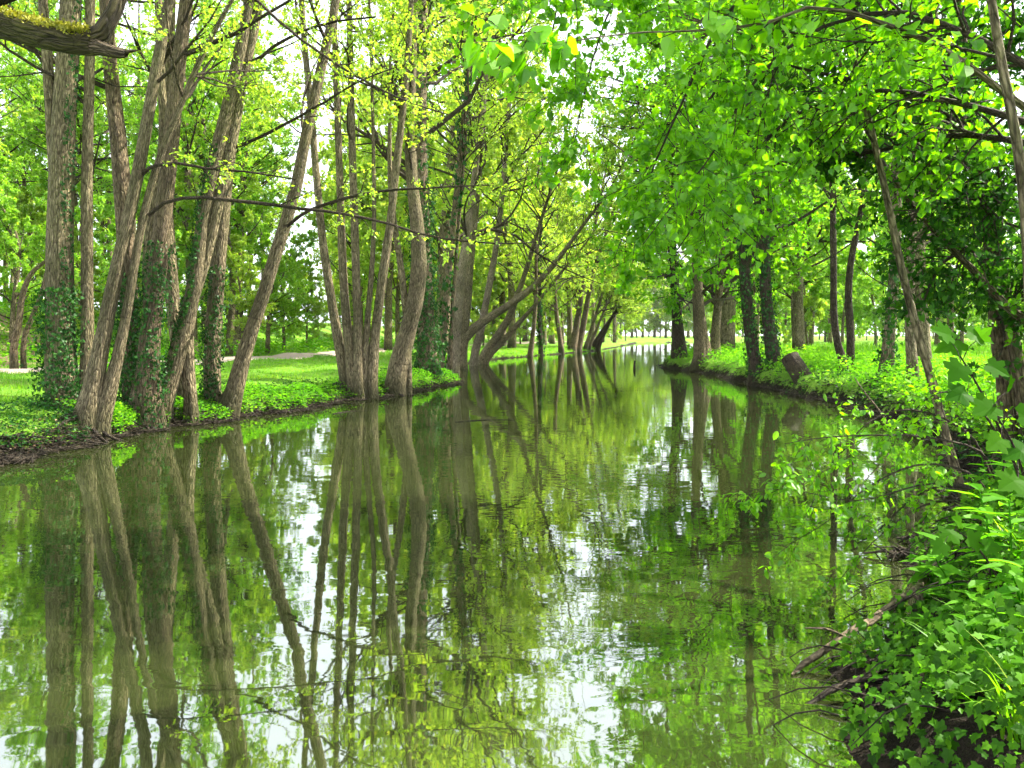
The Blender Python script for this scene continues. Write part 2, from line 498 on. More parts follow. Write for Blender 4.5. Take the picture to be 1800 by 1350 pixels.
def ground_mat():
    m, N, L, out = new_mat('ground')
    tc = N.new('ShaderNodeTexCoord')
    d = attr(N, 'shore')
    e = attr(N, 'earth')
    n1 = noise(N, L, 0.35, 5, tc.outputs['Object'])
    n2 = noise(N, L, 9.0, 6, tc.outputs['Object'], 0.65)
    n3 = noise(N, L, 45.0, 3, tc.outputs['Object'], 0.6)
    g = ramp(N, [(0.3, (0.06, 0.15, 0.012)), (0.52, (0.11, 0.24, 0.018)), (0.72, (0.19, 0.29, 0.04))])
    mm = N.new('ShaderNodeMath'); mm.operation = 'MULTIPLY_ADD'; L.new(n2.outputs[0], mm.inputs[0]); mm.inputs[1].default_value = 0.55
    hm = N.new('ShaderNodeMath'); hm.operation = 'MULTIPLY'; L.new(n1.outputs[0], hm.inputs[0]); hm.inputs[1].default_value = 0.5
    L.new(hm.outputs[0], mm.inputs[2]); L.new(mm.outputs[0], g.inputs[0])
    mud = ramp(N, [(0.3, (0.007, 0.0055, 0.0035)), (0.6, (0.018, 0.014, 0.009)), (0.8, (0.045, 0.034, 0.022))])
    L.new(n2.outputs[0], mud.inputs[0])
    soil = ramp(N, [(0.3, (0.16, 0.10, 0.06)), (0.6, (0.30, 0.21, 0.14)), (0.8, (0.42, 0.32, 0.22))])
    L.new(n2.outputs[0], soil.inputs[0])
    c = mixc(N, L, e.outputs['Fac'], g.outputs[0], soil.outputs[0])
    ad = N.new('ShaderNodeMath'); ad.operation = 'MULTIPLY_ADD'; L.new(n2.outputs[0], ad.inputs[0]); ad.inputs[1].default_value = 0.9; L.new(d.outputs['Fac'], ad.inputs[2])
    sh = ramp(N, [(0.60, (1, 1, 1)), (0.74, (0, 0, 0))])
    L.new(ad.outputs[0], sh.inputs[0])
    c = mixc(N, L, sh.outputs[0], c, mud.outputs[0])
    p = N.new('ShaderNodeBsdfPrincipled'); p.inputs['Roughness'].default_value = 0.95; p.inputs['Specular IOR Level'].default_value = 0.1
    L.new(c, p.inputs['Base Color'])
    ba = N.new('ShaderNodeMath'); ba.operation = 'ADD'; L.new(n2.outputs[0], ba.inputs[0]); L.new(n3.outputs[0], ba.inputs[1])
    bp = N.new('ShaderNodeBump'); bp.inputs['Strength'].default_value = 0.8; bp.inputs['Distance'].default_value = 0.06
    L.new(ba.outputs[0], bp.inputs['Height']); L.new(bp.outputs[0], p.inputs['Normal'])
    L.new(p.outputs[0], out.inputs[0])
    return m
M['ground'] = ground_mat()

def path_mat():
    m, N, L, out = new_mat('path_gravel')
    tc = N.new('ShaderNodeTexCoord')
    n = noise(N, L, 30, 6, tc.outputs['Object'], 0.7)
    n2 = noise(N, L, 1.2, 3, tc.outputs['Object'])
    r = ramp(N, [(0.3, (0.2, 0.16, 0.12)), (0.7, (0.42, 0.35, 0.28))])
    L.new(n.outputs[0], r.inputs[0])
    c = mixc(N, L, n2.outputs[0], r.outputs[0], (0.30, 0.235, 0.185))
    p = N.new('ShaderNodeBsdfPrincipled'); p.inputs['Roughness'].default_value = 0.95
    L.new(c, p.inputs['Base Color'])
    bp = N.new('ShaderNodeBump'); bp.inputs['Strength'].default_value = 0.5; bp.inputs['Distance'].default_value = 0.02
    L.new(n.outputs[0], bp.inputs['Height']); L.new(bp.outputs[0], p.inputs['Normal'])
    L.new(p.outputs[0], out.inputs[0])
    return m
M['path'] = path_mat()

def water_mat():
    m, N, L, out = new_mat('river_water')
    tc = N.new('ShaderNodeTexCoord')
    mp = N.new('ShaderNodeMapping'); mp.inputs['Scale'].default_value = (0.55, 1.0, 1.0)
    L.new(tc.outputs['Object'], mp.inputs['Vector'])
    n1 = noise(N, L, 5.0, 2, mp.outputs[0], 0.45, 0.5)
    n2 = noise(N, L, 1.1, 2, mp.outputs[0], 0.5, 0.3)
    n3 = noise(N, L, 0.16, 2, tc.outputs['Object'], 0.5)
    # ripples come in patches, calm water between them
    patch = ramp(N, [(0.36, (0.12,) * 3), (0.62, (1,) * 3)])
    L.new(n3.outputs[0], patch.inputs[0])
    a = N.new('ShaderNodeMath'); a.operation = 'MULTIPLY'; L.new(n1.outputs[0], a.inputs[0]); L.new(patch.outputs[0], a.inputs[1])
    b = N.new('ShaderNodeMath'); b.operation = 'MULTIPLY_ADD'; L.new(n2.outputs[0], b.inputs[0]); b.inputs[1].default_value = 1.6
    L.new(a.outputs[0], b.inputs[2])
    bp = N.new('ShaderNodeBump'); bp.inputs['Strength'].default_value = 1.0; bp.inputs['Distance'].default_value = 0.0018
    L.new(b.outputs[0], bp.inputs['Height'])
    dif = N.new('ShaderNodeBsdfDiffuse'); dif.inputs[0].default_value = (0.021, 0.029, 0.007, 1)
    gl = N.new('ShaderNodeBsdfGlossy'); gl.inputs['Roughness'].default_value = 0.02
    gl.inputs[0].default_value = (0.82, 0.87, 0.80, 1)
    fr = N.new('ShaderNodeFresnel'); fr.inputs[0].default_value = 1.5
    L.new(bp.outputs[0], fr.inputs['Normal']); L.new(bp.outputs[0], gl.inputs['Normal'])
    k = N.new('ShaderNodeMath'); k.operation = 'MULTIPLY_ADD'; L.new(fr.outputs[0], k.inputs[0]); k.inputs[1].default_value = 0.66; k.inputs[2].default_value = 0.32
    mx = N.new('ShaderNodeMixShader'); L.new(k.outputs[0], mx.inputs[0]); L.new(dif.outputs[0], mx.inputs[1]); L.new(gl.outputs[0], mx.inputs[2])
    L.new(mx.outputs[0], out.inputs[0])
    return m
M['water'] = water_mat()

# ------------------------------------------------------------------ the river and its banks
LEFT = [(-3.4, -25), (-3.5, 2), (-4.3, 5), (-5.7, 7.8), (-6.7, 10.2), (-6.85, 11.9), (-6.5, 12.9), (-6.3, 14.6), (-5.8, 15.9), (-5.0, 17.6), (-4.3, 20.2),
        (-3.5, 22), (-2.7, 25.5), (-1.9, 28), (-2.5, 30), (-3.4, 37), (-3.3, 46), (-2, 55), (0.5, 62), (5.5, 77), (10, 91), (17, 125), (28, 180), (60, 226), (140, 250)]
RIGHT = [(140, 228), (70, 200), (45, 165), (31, 120), (17, 70), (11, 52), (8.2, 44), (7.9, 41), (8.6, 37), (8.7, 33), (8.4, 29.7), (8.1, 22.7), (8.2, 19), (7.6, 16.4),
         (7.0, 13), (5.9, 10), (4.7, 8), (3.4, 6.2), (2.5, 5.06), (1.85, 4), (1.45, 3.3), (1.3, 2), (1.2, -25)]
POLY = np.array(LEFT + RIGHT)

def shore_distance(x, y):
    """Signed distance to the water's edge: positive on land."""
    p = np.stack([x, y], -1)
    A, B = POLY, np.roll(POLY, -1, axis=0)
    best = np.full(x.shape, 1e9)
    inside = np.zeros(x.shape, bool)
    for a, b in zip(A, B):
        ab = b - a
        t = np.clip(((p - a) @ ab) / (ab @ ab), 0, 1)
        best = np.minimum(best, np.hypot(p[..., 0] - a[0] - t * ab[0], p[..., 1] - a[1] - t * ab[1]))
        if a[1] != b[1]:
            cr = (a[1] > y) != (b[1] > y)
            inside ^= cr & (x < (b[0] - a[0]) * (y - a[1]) / (b[1] - a[1]) + a[0])
    wob = 0.16 * np.sin(x * 2.1 + 1.3 * y) + 0.13 * np.sin(3.7 * y - 1.1 * x) + 0.10 * np.sin(7.3 * x + 5.1 * y)
    return np.where(inside, -best, best) + wob * np.exp(-best / 1.5)

PATH = np.array([(-19.5, -20), (-18.5, 10), (-17.0, 20), (-15.6, 26), (-13.6, 33), (-12.0, 40), (-11.0, 50), (-9.5, 65), (-5, 85), (2, 110), (14, 150)], float)
PATH_C = resample(np.c_[PATH, np.zeros(len(PATH))], 160)[:, :2]

def path_distance(x, y):
    best = np.full(x.shape, 1e9)
    for q in PATH_C[::2]:
        best = np.minimum(best, np.hypot(x - q[0], y - q[1]))
    return best

def bank_height(x, y, d):
    side = np.where(x < 2 + 0.12 * y, 1.0, 0.0)      # the farther bank on the path's side
    z = np.where(d < 0, -0.9 * smooth01(-d / 1.6), 0.30 * smooth01(d / 0.55) + 0.22 * smooth01(d / 2.5) + 0.08 * smooth01((d - 2) / 8))
    hill = 2.6 * smooth01((-x - 18.5) / 9.0) * smooth01((y - 16) / 10) * side
    bumps = (0.05 * np.sin(x * 0.9 + 0.7 * y) + 0.04 * np.sin(1.7 * y - 0.6 * x) + 0.03 * np.sin(2.9 * x + 0.4)) * smooth01(d / 1.5)
    far = 0.5 * smooth01((y - 60) / 80) * smooth01((d - 4) / 20)
    steep = 0.22 * smooth01(d / 0.4) * (1 - side) * np.exp(-np.maximum(d, 0) / 6)
    return z + hill + bumps + far + steep

def axis(lo, hi, step, far_lo, far_hi, g):
    a = list(np.arange(lo, hi, step))
    s = step
    while a[-1] < far_hi:
        s *= g; a.append(a[-1] + s)
    s = step
    while a[0] > far_lo:
        s *= g; a.insert(0, a[0] - s)
    return np.array(a)

gx = axis(-9, 12, 0.2, -1600, 1600, 1.1)
gy = axis(0, 34, 0.27, -60, 2200, 1.055)
GX, GY = np.meshgrid(gx, gy)
GD = shore_distance(GX, GY)
GZ = bank_height(GX, GY, GD)
def height(x, y):
    """Height of the ground sheet itself at (x, y)."""
    x = np.asarray(x, float); y = np.asarray(y, float)
    i = np.clip(np.searchsorted(gx, x) - 1, 0, len(gx) - 2); j = np.clip(np.searchsorted(gy, y) - 1, 0, len(gy) - 2)
    u = (x - gx[i]) / (gx[i + 1] - gx[i]); v = (y - gy[j]) / (gy[j + 1] - gy[j])
    return (GZ[j, i] * (1 - u) * (1 - v) + GZ[j, i + 1] * u * (1 - v) + GZ[j + 1, i] * (1 - u) * v + GZ[j + 1, i + 1] * u * v)

_nx, _ny = len(gx), len(gy)
_id = np.arange(_nx * _ny).reshape(_ny, _nx)
_q = np.stack([_id[:-1, :-1], _id[:-1, 1:], _id[1:, 1:], _id[1:, :-1]], -1).reshape(-1, 4)
_earth = smooth01((-GX - 17.6) / 1.2) * smooth01((26 + 0.6 * GX + 24 - np.abs(GY - 30)) / 6) * (0.5 + 0.5 * np.sin(GX * 1.3 + GY * 0.9) * np.sin(GY * 0.7 - 1)) * smooth01((-14 - GX) / 3)
_earth = np.where((GX < -17) & (GX > -30) & (GY > 20) & (GY < 40), np.clip(_earth * 1.6, 0, 1), 0)
ground = link('ground', make_mesh('ground', np.stack([GX, GY, GZ], -1).reshape(-1, 3), [_q], {'shore': (GD - 1.6 * ((GX > 0.5) & (GX < 7) & (GY < 8.5) & (GD < 2.2))).ravel(), 'earth': _earth.ravel()}), M['ground'])
tag(ground, 'green river banks and meadow with dark mud at the waterline', None, None, 'structure')

_wx, _wy = np.array([-60, 160]), np.array([-25, 160])
water = link('river_water', make_mesh('river_water', np.array([(-60, -25, 0), (160, -25, 0), (160, 256, 0), (-60, 256, 0)], float), [np.array([(0, 1, 2, 3)])]), M['water'])
tag(water, 'calm green river reflecting the trees', None, None, 'structure')

def build_path():
    c = resample(np.c_[PATH, np.zeros(len(PATH))], 420)[:, :2]
    t = np.gradient(c, axis=0); t /= np.linalg.norm(t, axis=1, keepdims=True)
    nrm = np.c_[-t[:, 1], t[:, 0]]
    rows = []
    for k, w in enumerate(np.linspace(-1.5, 1.5, 9)):
        wv = w + (0.12 * np.sin(c[:, 1] * 1.7 + w) + 0.08 * np.sin(c[:, 1] * 4.1)) * (abs(w) > 1.3)
        q = c + nrm * np.asarray(wv).reshape(-1, 1)
        rows.append(np.c_[q, height(q[:, 0], q[:, 1]) + 0.05 - 0.045 * (abs(w) > 1.4)])
    V = np.stack(rows, 1)
    idx = np.arange(V.shape[0] * 9).reshape(-1, 9)
    q = np.stack([idx[:-1, :-1], idx[:-1, 1:], idx[1:, 1:], idx[1:, :-1]], -1).reshape(-1, 4)
    o = link('footpath', make_mesh('footpath', V.reshape(-1, 3), [q]), M['path'])
    tag(o, 'pale gravel footpath running through the grass', None, None, 'structure')
build_path()

# ------------------------------------------------------------------ tree builders
def stem_path(spec, d, n=26, d_end=None, extend=0.0, taper=0.35, rng=None, sink=0.25):
    """spec: (px, py, width px) from the base up. The stem then goes on above the picture for `extend` metres."""
    ds = np.linspace(d, d_end if d_end else d, len(spec))
    pts = [at(px, py, dd) for (px, py, w), dd in zip(spec, ds)]
    rad = [w / 2 / F * dd for (px, py, w), dd in zip(spec, ds)]
    g = float(height(pts[0][0], pts[0][1]))
    if pts[0][2] > g - sink:                          # root it in the ground
        first = unit(pts[0] - pts[1])
        pts.insert(0, np.array([pts[0][0] + first[0] * 0.1, pts[0][1] + 0.05, min(g, pts[0][2]) - sink]))
        rad.insert(0, rad[0] * 1.12)
    if extend:
        dv = unit(pts[-1] - pts[-2])
        p, r = pts[-1], rad[-1]
        for k in range(3):
            dv = unit(dv + np.array([0, 0, 0.35]) + (rng.normal(size=3) * 0.08 if rng is not None else 0))
            p = p + dv * extend / 3
            r = rad[-1] * (1 - (k + 1) / 3 * (1 - taper * 0.4))
            pts.append(p); rad.append(r)
    P, R = resample(np.array(pts), n, rad)
    if rng is not None:
        n_ = len(P)
        amp = R * 0.22
        P = P + np.stack([np.sin(np.linspace(0, 9, n_) + rng.uniform(0, 6)), np.sin(np.linspace(0, 7, n_) + rng.uniform(0, 6)), np.zeros(n_)], 1) * amp[:, None]
    return P, R

def crown_for(stems, rng, zlo, n1, L1, n2=5, n3=4, nl=8, ls=0.1, ang=58, up=0.05, fine=True):
    """Limbs, twigs and leaf positions for a list of stems (P, R)."""
    tg, lv = [], []
    for P, R in stems:
        z = P[:, 2]
        k = int(np.argmax(z > zlo)) if (z > zlo).any() else len(z) - 2
        t0 = k / (len(z) - 1)
        P1, R1, l1 = children(P[None], R[None], n1, t0, 0.99, L1, ang, up, 0.16, 7, rng, rr=0.45, short=0.45)
        P2, R2, l2 = children(P1, R1, n2, 0.25, 1.0, l1 * 0.5, 48, 0.0, 0.2, 4, rng, rr=0.6)
        P3, R3, l3 = children(P2, R2, n3, 0.15, 1.0, l2 * 0.6, 50, -0.02, 0.2, 3, rng, rr=0.6)
        tg += [tubes(P1, R1, 5), tubes(P2, R2, 3)] + ([tubes(P3, np.maximum(R3, 0.0022), 3)] if fine else [])
        a = leaves_on(P3, nl, rng, ls)
        b = leaves_on(P2, max(nl // 2, 1), rng, ls, 0.4)
        lv.append(cat(a, b))
    return join(tg), cat(*lv)

def stem_obj(parent, P, R, mat, rng, name='trunk', seg=16, lumps=0.05, flare=0.55, ridges=5):
    return tube_obj(name, tubes(P, R, seg, rng, lumps, flare, ridges), mat, parent)

def ivy_on(parent, P, R, rng, n, t0, t1, a0, a1, size, mat=None, thick=0.05, singles=0, name='ivy'):
    """Ivy leaves against a stem between heights t0..t1, on bearings a0..a1 (degrees, 0 = +X, -90 = towards the camera)."""
    t = t0 + (t1 - t0) * rng.uniform(0, 1, n) ** 1.15
    f = t * (len(P) - 1); i = np.minimum(f.astype(int), len(P) - 2); w = (f - i)[:, None]
    p = P[i] * (1 - w) + P[i + 1] * w
    r = R[i] * (1 - w[:, 0]) + R[i + 1] * w[:, 0]
    # clumped bearings
    ac = np.radians(rng.uniform(a0, a1, n))
    nr = np.stack([np.cos(ac), np.sin(ac), np.zeros(n)], 1)
    p = p + nr * (r + np.abs(rng.normal(0, thick, n)) + 0.015)[:, None]
    clump = np.sin(p[:, 2] * 5 + np.cos(ac * 3) * 2 + rng.uniform(0, 6)) + rng.normal(0, 0.6, n) > -0.6
    p, nr = p[clump], nr[clump]
    n = len(p)
    d = unit(np.array([0, 0, -1.0]) + rng.normal(size=(n, 3)) * 0.55)
    nn = unit(nr + rng.normal(size=(n, 3)) * 0.45 + np.array([0, 0, 0.25]))
    return add_leaves(parent, p, d, nn, size * rng.uniform(0.55, 1.25, n), IVY_S, mat or M['leaf_ivy'], rng, singles=singles, name=name, tkey='ivy')

def roots_at(parent, base, rng, n, r0, L, mat, z=0.02, dirs=None):
    for k in range(n):
        a = rng.uniform(0, 6.28) if dirs is None else math.radians(dirs[k % len(dirs)] + rng.normal(0, 10))
        l = L * rng.uniform(0.6, 1.2)
        pts = []
        for q, s in enumerate((0.0, 0.3, 0.65, 1.0)):
            x, y = base[0] + math.cos(a + 0.2 * q) * (0.08 + l * s), base[1] + math.sin(a + 0.2 * q) * (0.08 + l * s)
            zz = max(float(height(x, y)), -0.03) + (0.14 * (1 - s) ** 2 + 0.005 - 0.07 * (s > 0.6))
            pts.append((x, y, zz))
        P, R = resample(np.array(pts), 9, [r0 * 1.3, r0 * 0.8, r0 * 0.5, r0 * 0.2])
        tube_obj('root', tubes(P, R, 7, rng, 0.08), mat, parent)

def limb(parent, spec, d, rng, mat=None, d_end=None, twig_n=10, L=0.9, leaf=None, ls=0.09, nl=6, tmpl=QUAD, name='branch'):
    ds = np.linspace(d, d_end or d, len(spec))
    pts = np.array([at(px, py, dd) for (px, py, w), dd in zip(spec, ds)])
    rad = [w * 0.72 / 2 / F * dd for (px, py, w), dd in zip(spec, ds)]
    P, R = resample(pts, 18, rad)
    P = P + rng.normal(size=P.shape) * R[:, None] * 0.25 * (np.arange(18) > 0)[:, None]
    tube_obj(name, tubes(P, R, 7, rng, 0.05), mat or M['twig'], parent)
    P2, R2, l2 = children(P[None], R[None], twig_n, 0.2, 1.0, L, 45, 0.02, 0.18, 5, rng, rr=0.6)
    P3, R3, l3 = children(P2, R2, 4, 0.2, 1.0, l2 * 0.5, 45, 0.0, 0.2, 4, rng, rr=0.6)
    return join([tubes(P2, np.maximum(R2, 0.003), 4), tubes(P3, np.maximum(R3, 0.002), 3)]), leaves_on(P3, nl, rng, ls)

def big_tree(name, label, d, specs, rng, bark='bark_olive', extend=9.0, zlo=4.5, n1=16, L1=3.2, nl=13, ls=0.072, leafm='leaf_spring', d_ends=None, seg=16,
             flare=0.5, limbs=(), category='tree', group=None, up=0.06, barks=None, base=None, roots=0, n3=4, wf=1.0):
    specs = [[(x, y, w * wf) for x, y, w in line] for line in specs]
    stems = []
    for k, sp in enumerate(specs):
        dd = d[k] if isinstance(d, (list, tuple)) else d
        de = d_ends[k] if d_ends else None
        stems.append(stem_path(sp, dd, 30, de, extend, rng=rng))
    b = stems[0][0][0] if base is None else base
    root = thing(name, (b[0], b[1], float(height(b[0], b[1]))), label, category, group)
    for k, (P, R) in enumerate(stems):
        stem_obj(root, P, R, M[barks[k] if barks else bark], rng, seg=seg, flare=flare if k == 0 or len(specs) > 1 else flare)
    tg, lv = crown_for(stems, rng, zlo, n1, L1, nl=nl, ls=ls, up=up, n3=n3, fine=b[1] < 26)
    tw, ll = [tg], [lv]
    for sp, dd, de in limbs:
        a, c = limb(root, sp, dd, rng, d_end=de, ls=ls)
        tw.append(a); ll.append(c)
    tube_obj('twigs', join(tw), M['twig'], root, 'stuff')
    add_leaves(root, *cat(*ll), QUAD, M[leafm], rng, name='crown')
    if roots:
        roots_at(root, stems[0][0][1], rng, roots + 2, 0.034, 0.9, M['wet_root'])
    return root, stems

G = np.random.default_rng
# ---------- the path-side bank, from the camera outwards
r = G(11)
t, st = big_tree('poplar_tree', 'thick ivy-streaked trunk with two slim stems at the near end of the path-side bank', [13.5, 13.6, 13.5], [
    [(118, 765, 92), (114, 690, 76), (110, 560, 64), (110, 400, 60), (114, 220, 56), (122, 60, 50), (128, -100, 44), (132, -300, 34)],
    [(150, 745, 46), (152, 640, 34), (150, 480, 28), (151, 320, 26), (156, 140, 24), (160, 0, 22), (165, -220, 17)],
    [(108, 420, 26), (96, 300, 28), (88, 160, 26), (80, 40, 24), (66, -120, 20), (50, -300, 15)]], r, zlo=5.0, n1=14, flare=0.3, roots=5, seg=22, wf=0.7)
ivy_on(t, *st[0], r, 1500, 0.03, 0.66, -58, 2, 0.055, thick=0.025)
ivy_on(t, *st[0], r, 2600, 0.015, 0.13, -200, 10, 0.06, thick=0.12)
# the third stem leaves the main trunk, so it starts inside it
r = G(12)
t, st = big_tree('alder_tree', 'two slender pale stems leaning out together beside the thick ivy-streaked trunk', [12.9, 13.0], [
    [(154, 775, 56), (164, 690, 38), (180, 590, 29), (199, 490, 26), (234, 330, 23), (266, 160, 22), (298, 0, 19), (333, -200, 14)],
    [(176, 768, 40), (202, 660, 24), (222, 560, 18), (237, 460, 16), (266, 320, 14), (318, 180, 12), (362, 80, 10), (410, -5, 8), (460, -120, 6)]],
    r, extend=6, zlo=4.8, n1=11, L1=2.6, flare=0.45, roots=6, wf=0.9, bark='bark_olive', limbs=[
        ([(238, 318, 12), (262, 295, 9), (300, 288, 8), (360, 295, 7), (440, 303, 5), (520, 315, 3)], 12.95, 12.5),
        ([(262, 378, 10), (290, 355, 9), (350, 348, 9), (450, 357, 9), (560, 370, 8), (650, 385, 7), (760, 415, 5), (880, 428, 4), (960, 425, 2)], 13.0, 11.5)])
r = G(13)
t, st = big_tree('alder_tree', 'reddish upright trunk with ivy wrapped thickly round its foot', [14.4, 14.9, 14.8], [
    [(255, 745, 72), (258, 650, 46), (266, 540, 40), (278, 430, 37), (293, 300, 34), (308, 160, 31), (328, 10, 27), (345, -200, 20)],
    [(238, 730, 44), (230, 600, 38), (222, 470, 37), (214, 340, 35), (202, 200, 32), (192, 90, 28), (184, -60, 24), (176, -240, 16)],
    [(268, 560, 24), (262, 480, 22), (272, 360, 20), (288, 250, 18), (282, 120, 17), (276, -30, 15), (268, -200, 11)]],
    r, zlo=5.2, n1=14, barks=['bark_red', 'bark_red', 'bark_olive'], flare=0.4, roots=4, seg=18, wf=0.82)
ivy_on(t, *st[0], r, 2200, 0.015, 0.19, -200, 20, 0.06, thick=0.09)
ivy_on(t, *st[1], r, 2400, 0.015, 0.15, -200, 20, 0.06, thick=0.12)
r = G(14)
t, st = big_tree('alder_tree', 'leaning forked trunk with an ivy strip, just beyond the reddish upright trunk', [15.1, 15.2, 15.9], [
    [(278, 745, 46), (296, 690, 34), (322, 600, 31), (346, 500, 28), (356, 400, 22), (378, 290, 27), (404, 170, 25), (428, 50, 22), (445, -80, 18), (460, -260, 12)],
    [(338, 540, 22), (358, 470, 22), (380, 380, 21), (404, 260, 22), (424, 150, 20), (450, 30, 17), (470, -120, 12)],
    [(318, 640, 24), (308, 560, 26), (300, 480, 26), (291, 360, 24), (288, 240, 22), (293, 120, 20), (300, -40, 17), (306, -220, 12)]],
    r, zlo=5.5, n1=12, flare=0.5, roots=4, bark='bark_olive', wf=0.92)
ivy_on(t, *st[0], r, 1500, 0.04, 0.28, -170, -75, 0.055, thick=0.03)
r = G(15)
t, st = big_tree('alder_tree', 'wide forked pair of trunks on one foot, one upright and one leaning far out', [16.4, 16.3], [
    [(388, 748, 52), (376, 690, 36), (376, 610, 34), (382, 500, 33), (388, 390, 32), (398, 280, 30), (418, 170, 26), (440, 50, 22), (455, -60, 18), (470, -240, 12)],
    [(392, 745, 50), (412, 690, 36), (434, 610, 31), (464, 520, 28), (490, 435, 26), (522, 330, 24), (540, 230, 23), (562, 130, 21), (586, 20, 18), (604, -100, 17), (620, -260, 11)]],
    r, zlo=5.0, n1=14, flare=0.35, roots=6, wf=0.83, limbs=[
        ([(496, 405, 9), (540, 372, 8), (600, 350, 9), (680, 335, 7), (760, 330, 5), (860, 325, 3)], 16.3, 15.2),
        ([(405, 262, 9), (470, 235, 8), (560, 185, 6), (640, 140, 4), (720, 110, 2)], 16.3, 15.2),
        ([(448, 108, 9), (500, 70, 8), (580, 40, 6), (660, 30, 4)], 16.3, 15.5),
        ([(440, -10, 8), (520, 62, 7), (620, 130, 6), (720, 180, 4), (790, 202, 3)], 13.5, 12.5)])
ivy_on(t, *st[0], r, 1300, 0.02, 0.16, -200, 10, 0.06, thick=0.06)
r = G(16)
t, st = big_tree('alder_tree', 'coppiced clump of five slender straight stems rising from one base', [21.2, 21.1, 21.0, 21.1, 21.2], [
    [(616, 700, 30), (600, 620, 23), (584, 530, 20), (568, 430, 18), (556, 320, 16), (546, 200, 15), (534, 60, 13), (525, -120, 9)],
    [(624, 702, 28), (614, 600, 21), (606, 500, 19), (600, 380, 17), (594, 240, 15), (588, 90, 13), (584, -120, 9)],
    [(632, 702, 26), (630, 600, 19), (625, 480, 18), (620, 340, 17), (617, 190, 15), (615, 30, 13), (612, -140, 9)],
    [(640, 700, 22), (644, 600, 15), (652, 500, 12), (657, 400, 10), (656, 280, 8), (653, 120, 7), (650, -40, 5)],
    [(648, 698, 30), (658, 600, 22), (672, 500, 20), (688, 390, 18), (698, 290, 17), (710, 180, 15), (718, 70, 13), (728, -100, 9)]],
    r, extend=5, zlo=6.5, n1=9, L1=2.8, flare=0.4, roots=5, wf=0.8, seg=12, nl=7, ls=0.12)
r = G(17)
t, st = big_tree('alder_tree', 'stout trunk curving up from the bank between the coppiced clump and the ivy column', 22.8, [
    [(690, 700, 56), (694, 660, 50), (710, 600, 46), (730, 530, 42), (738, 470, 40), (736, 400, 36), (728, 330, 32), (722, 240, 26), (724, 120, 22), (730, -60, 17)],
    [(718, 585, 16), (713, 530, 19), (704, 460, 17), (694, 400, 15), (686, 330, 13), (684, 220, 10)]],
    r, extend=5, zlo=6.0, n1=11, L1=3.0, flare=0.35, roots=4, ls=0.12, wf=0.68)
r = G(18)
t, st = big_tree('poplar_tree', 'tallest straight trunk wrapped in dark ivy behind the curving trunk', 27.5, [
    [(752, 675, 70), (747, 610, 60), (742, 500, 57), (740, 380, 55), (739, 250, 52), (741, 120, 47), (743, -20, 42), (745, -200, 32)]],
    r, extend=6, zlo=6.0, n1=54, L1=6.0, flare=0.3, ls=0.13, nl=12, bark='bark_red', wf=0.54)
ivy_on(t, *st[0], r, 5200, 0.015, 0.30, -230, 40, 0.1, thick=0.12)
ivy_on(t, *st[0], r, 900, 0.3, 0.8, -230, 40, 0.13, thick=0.1)

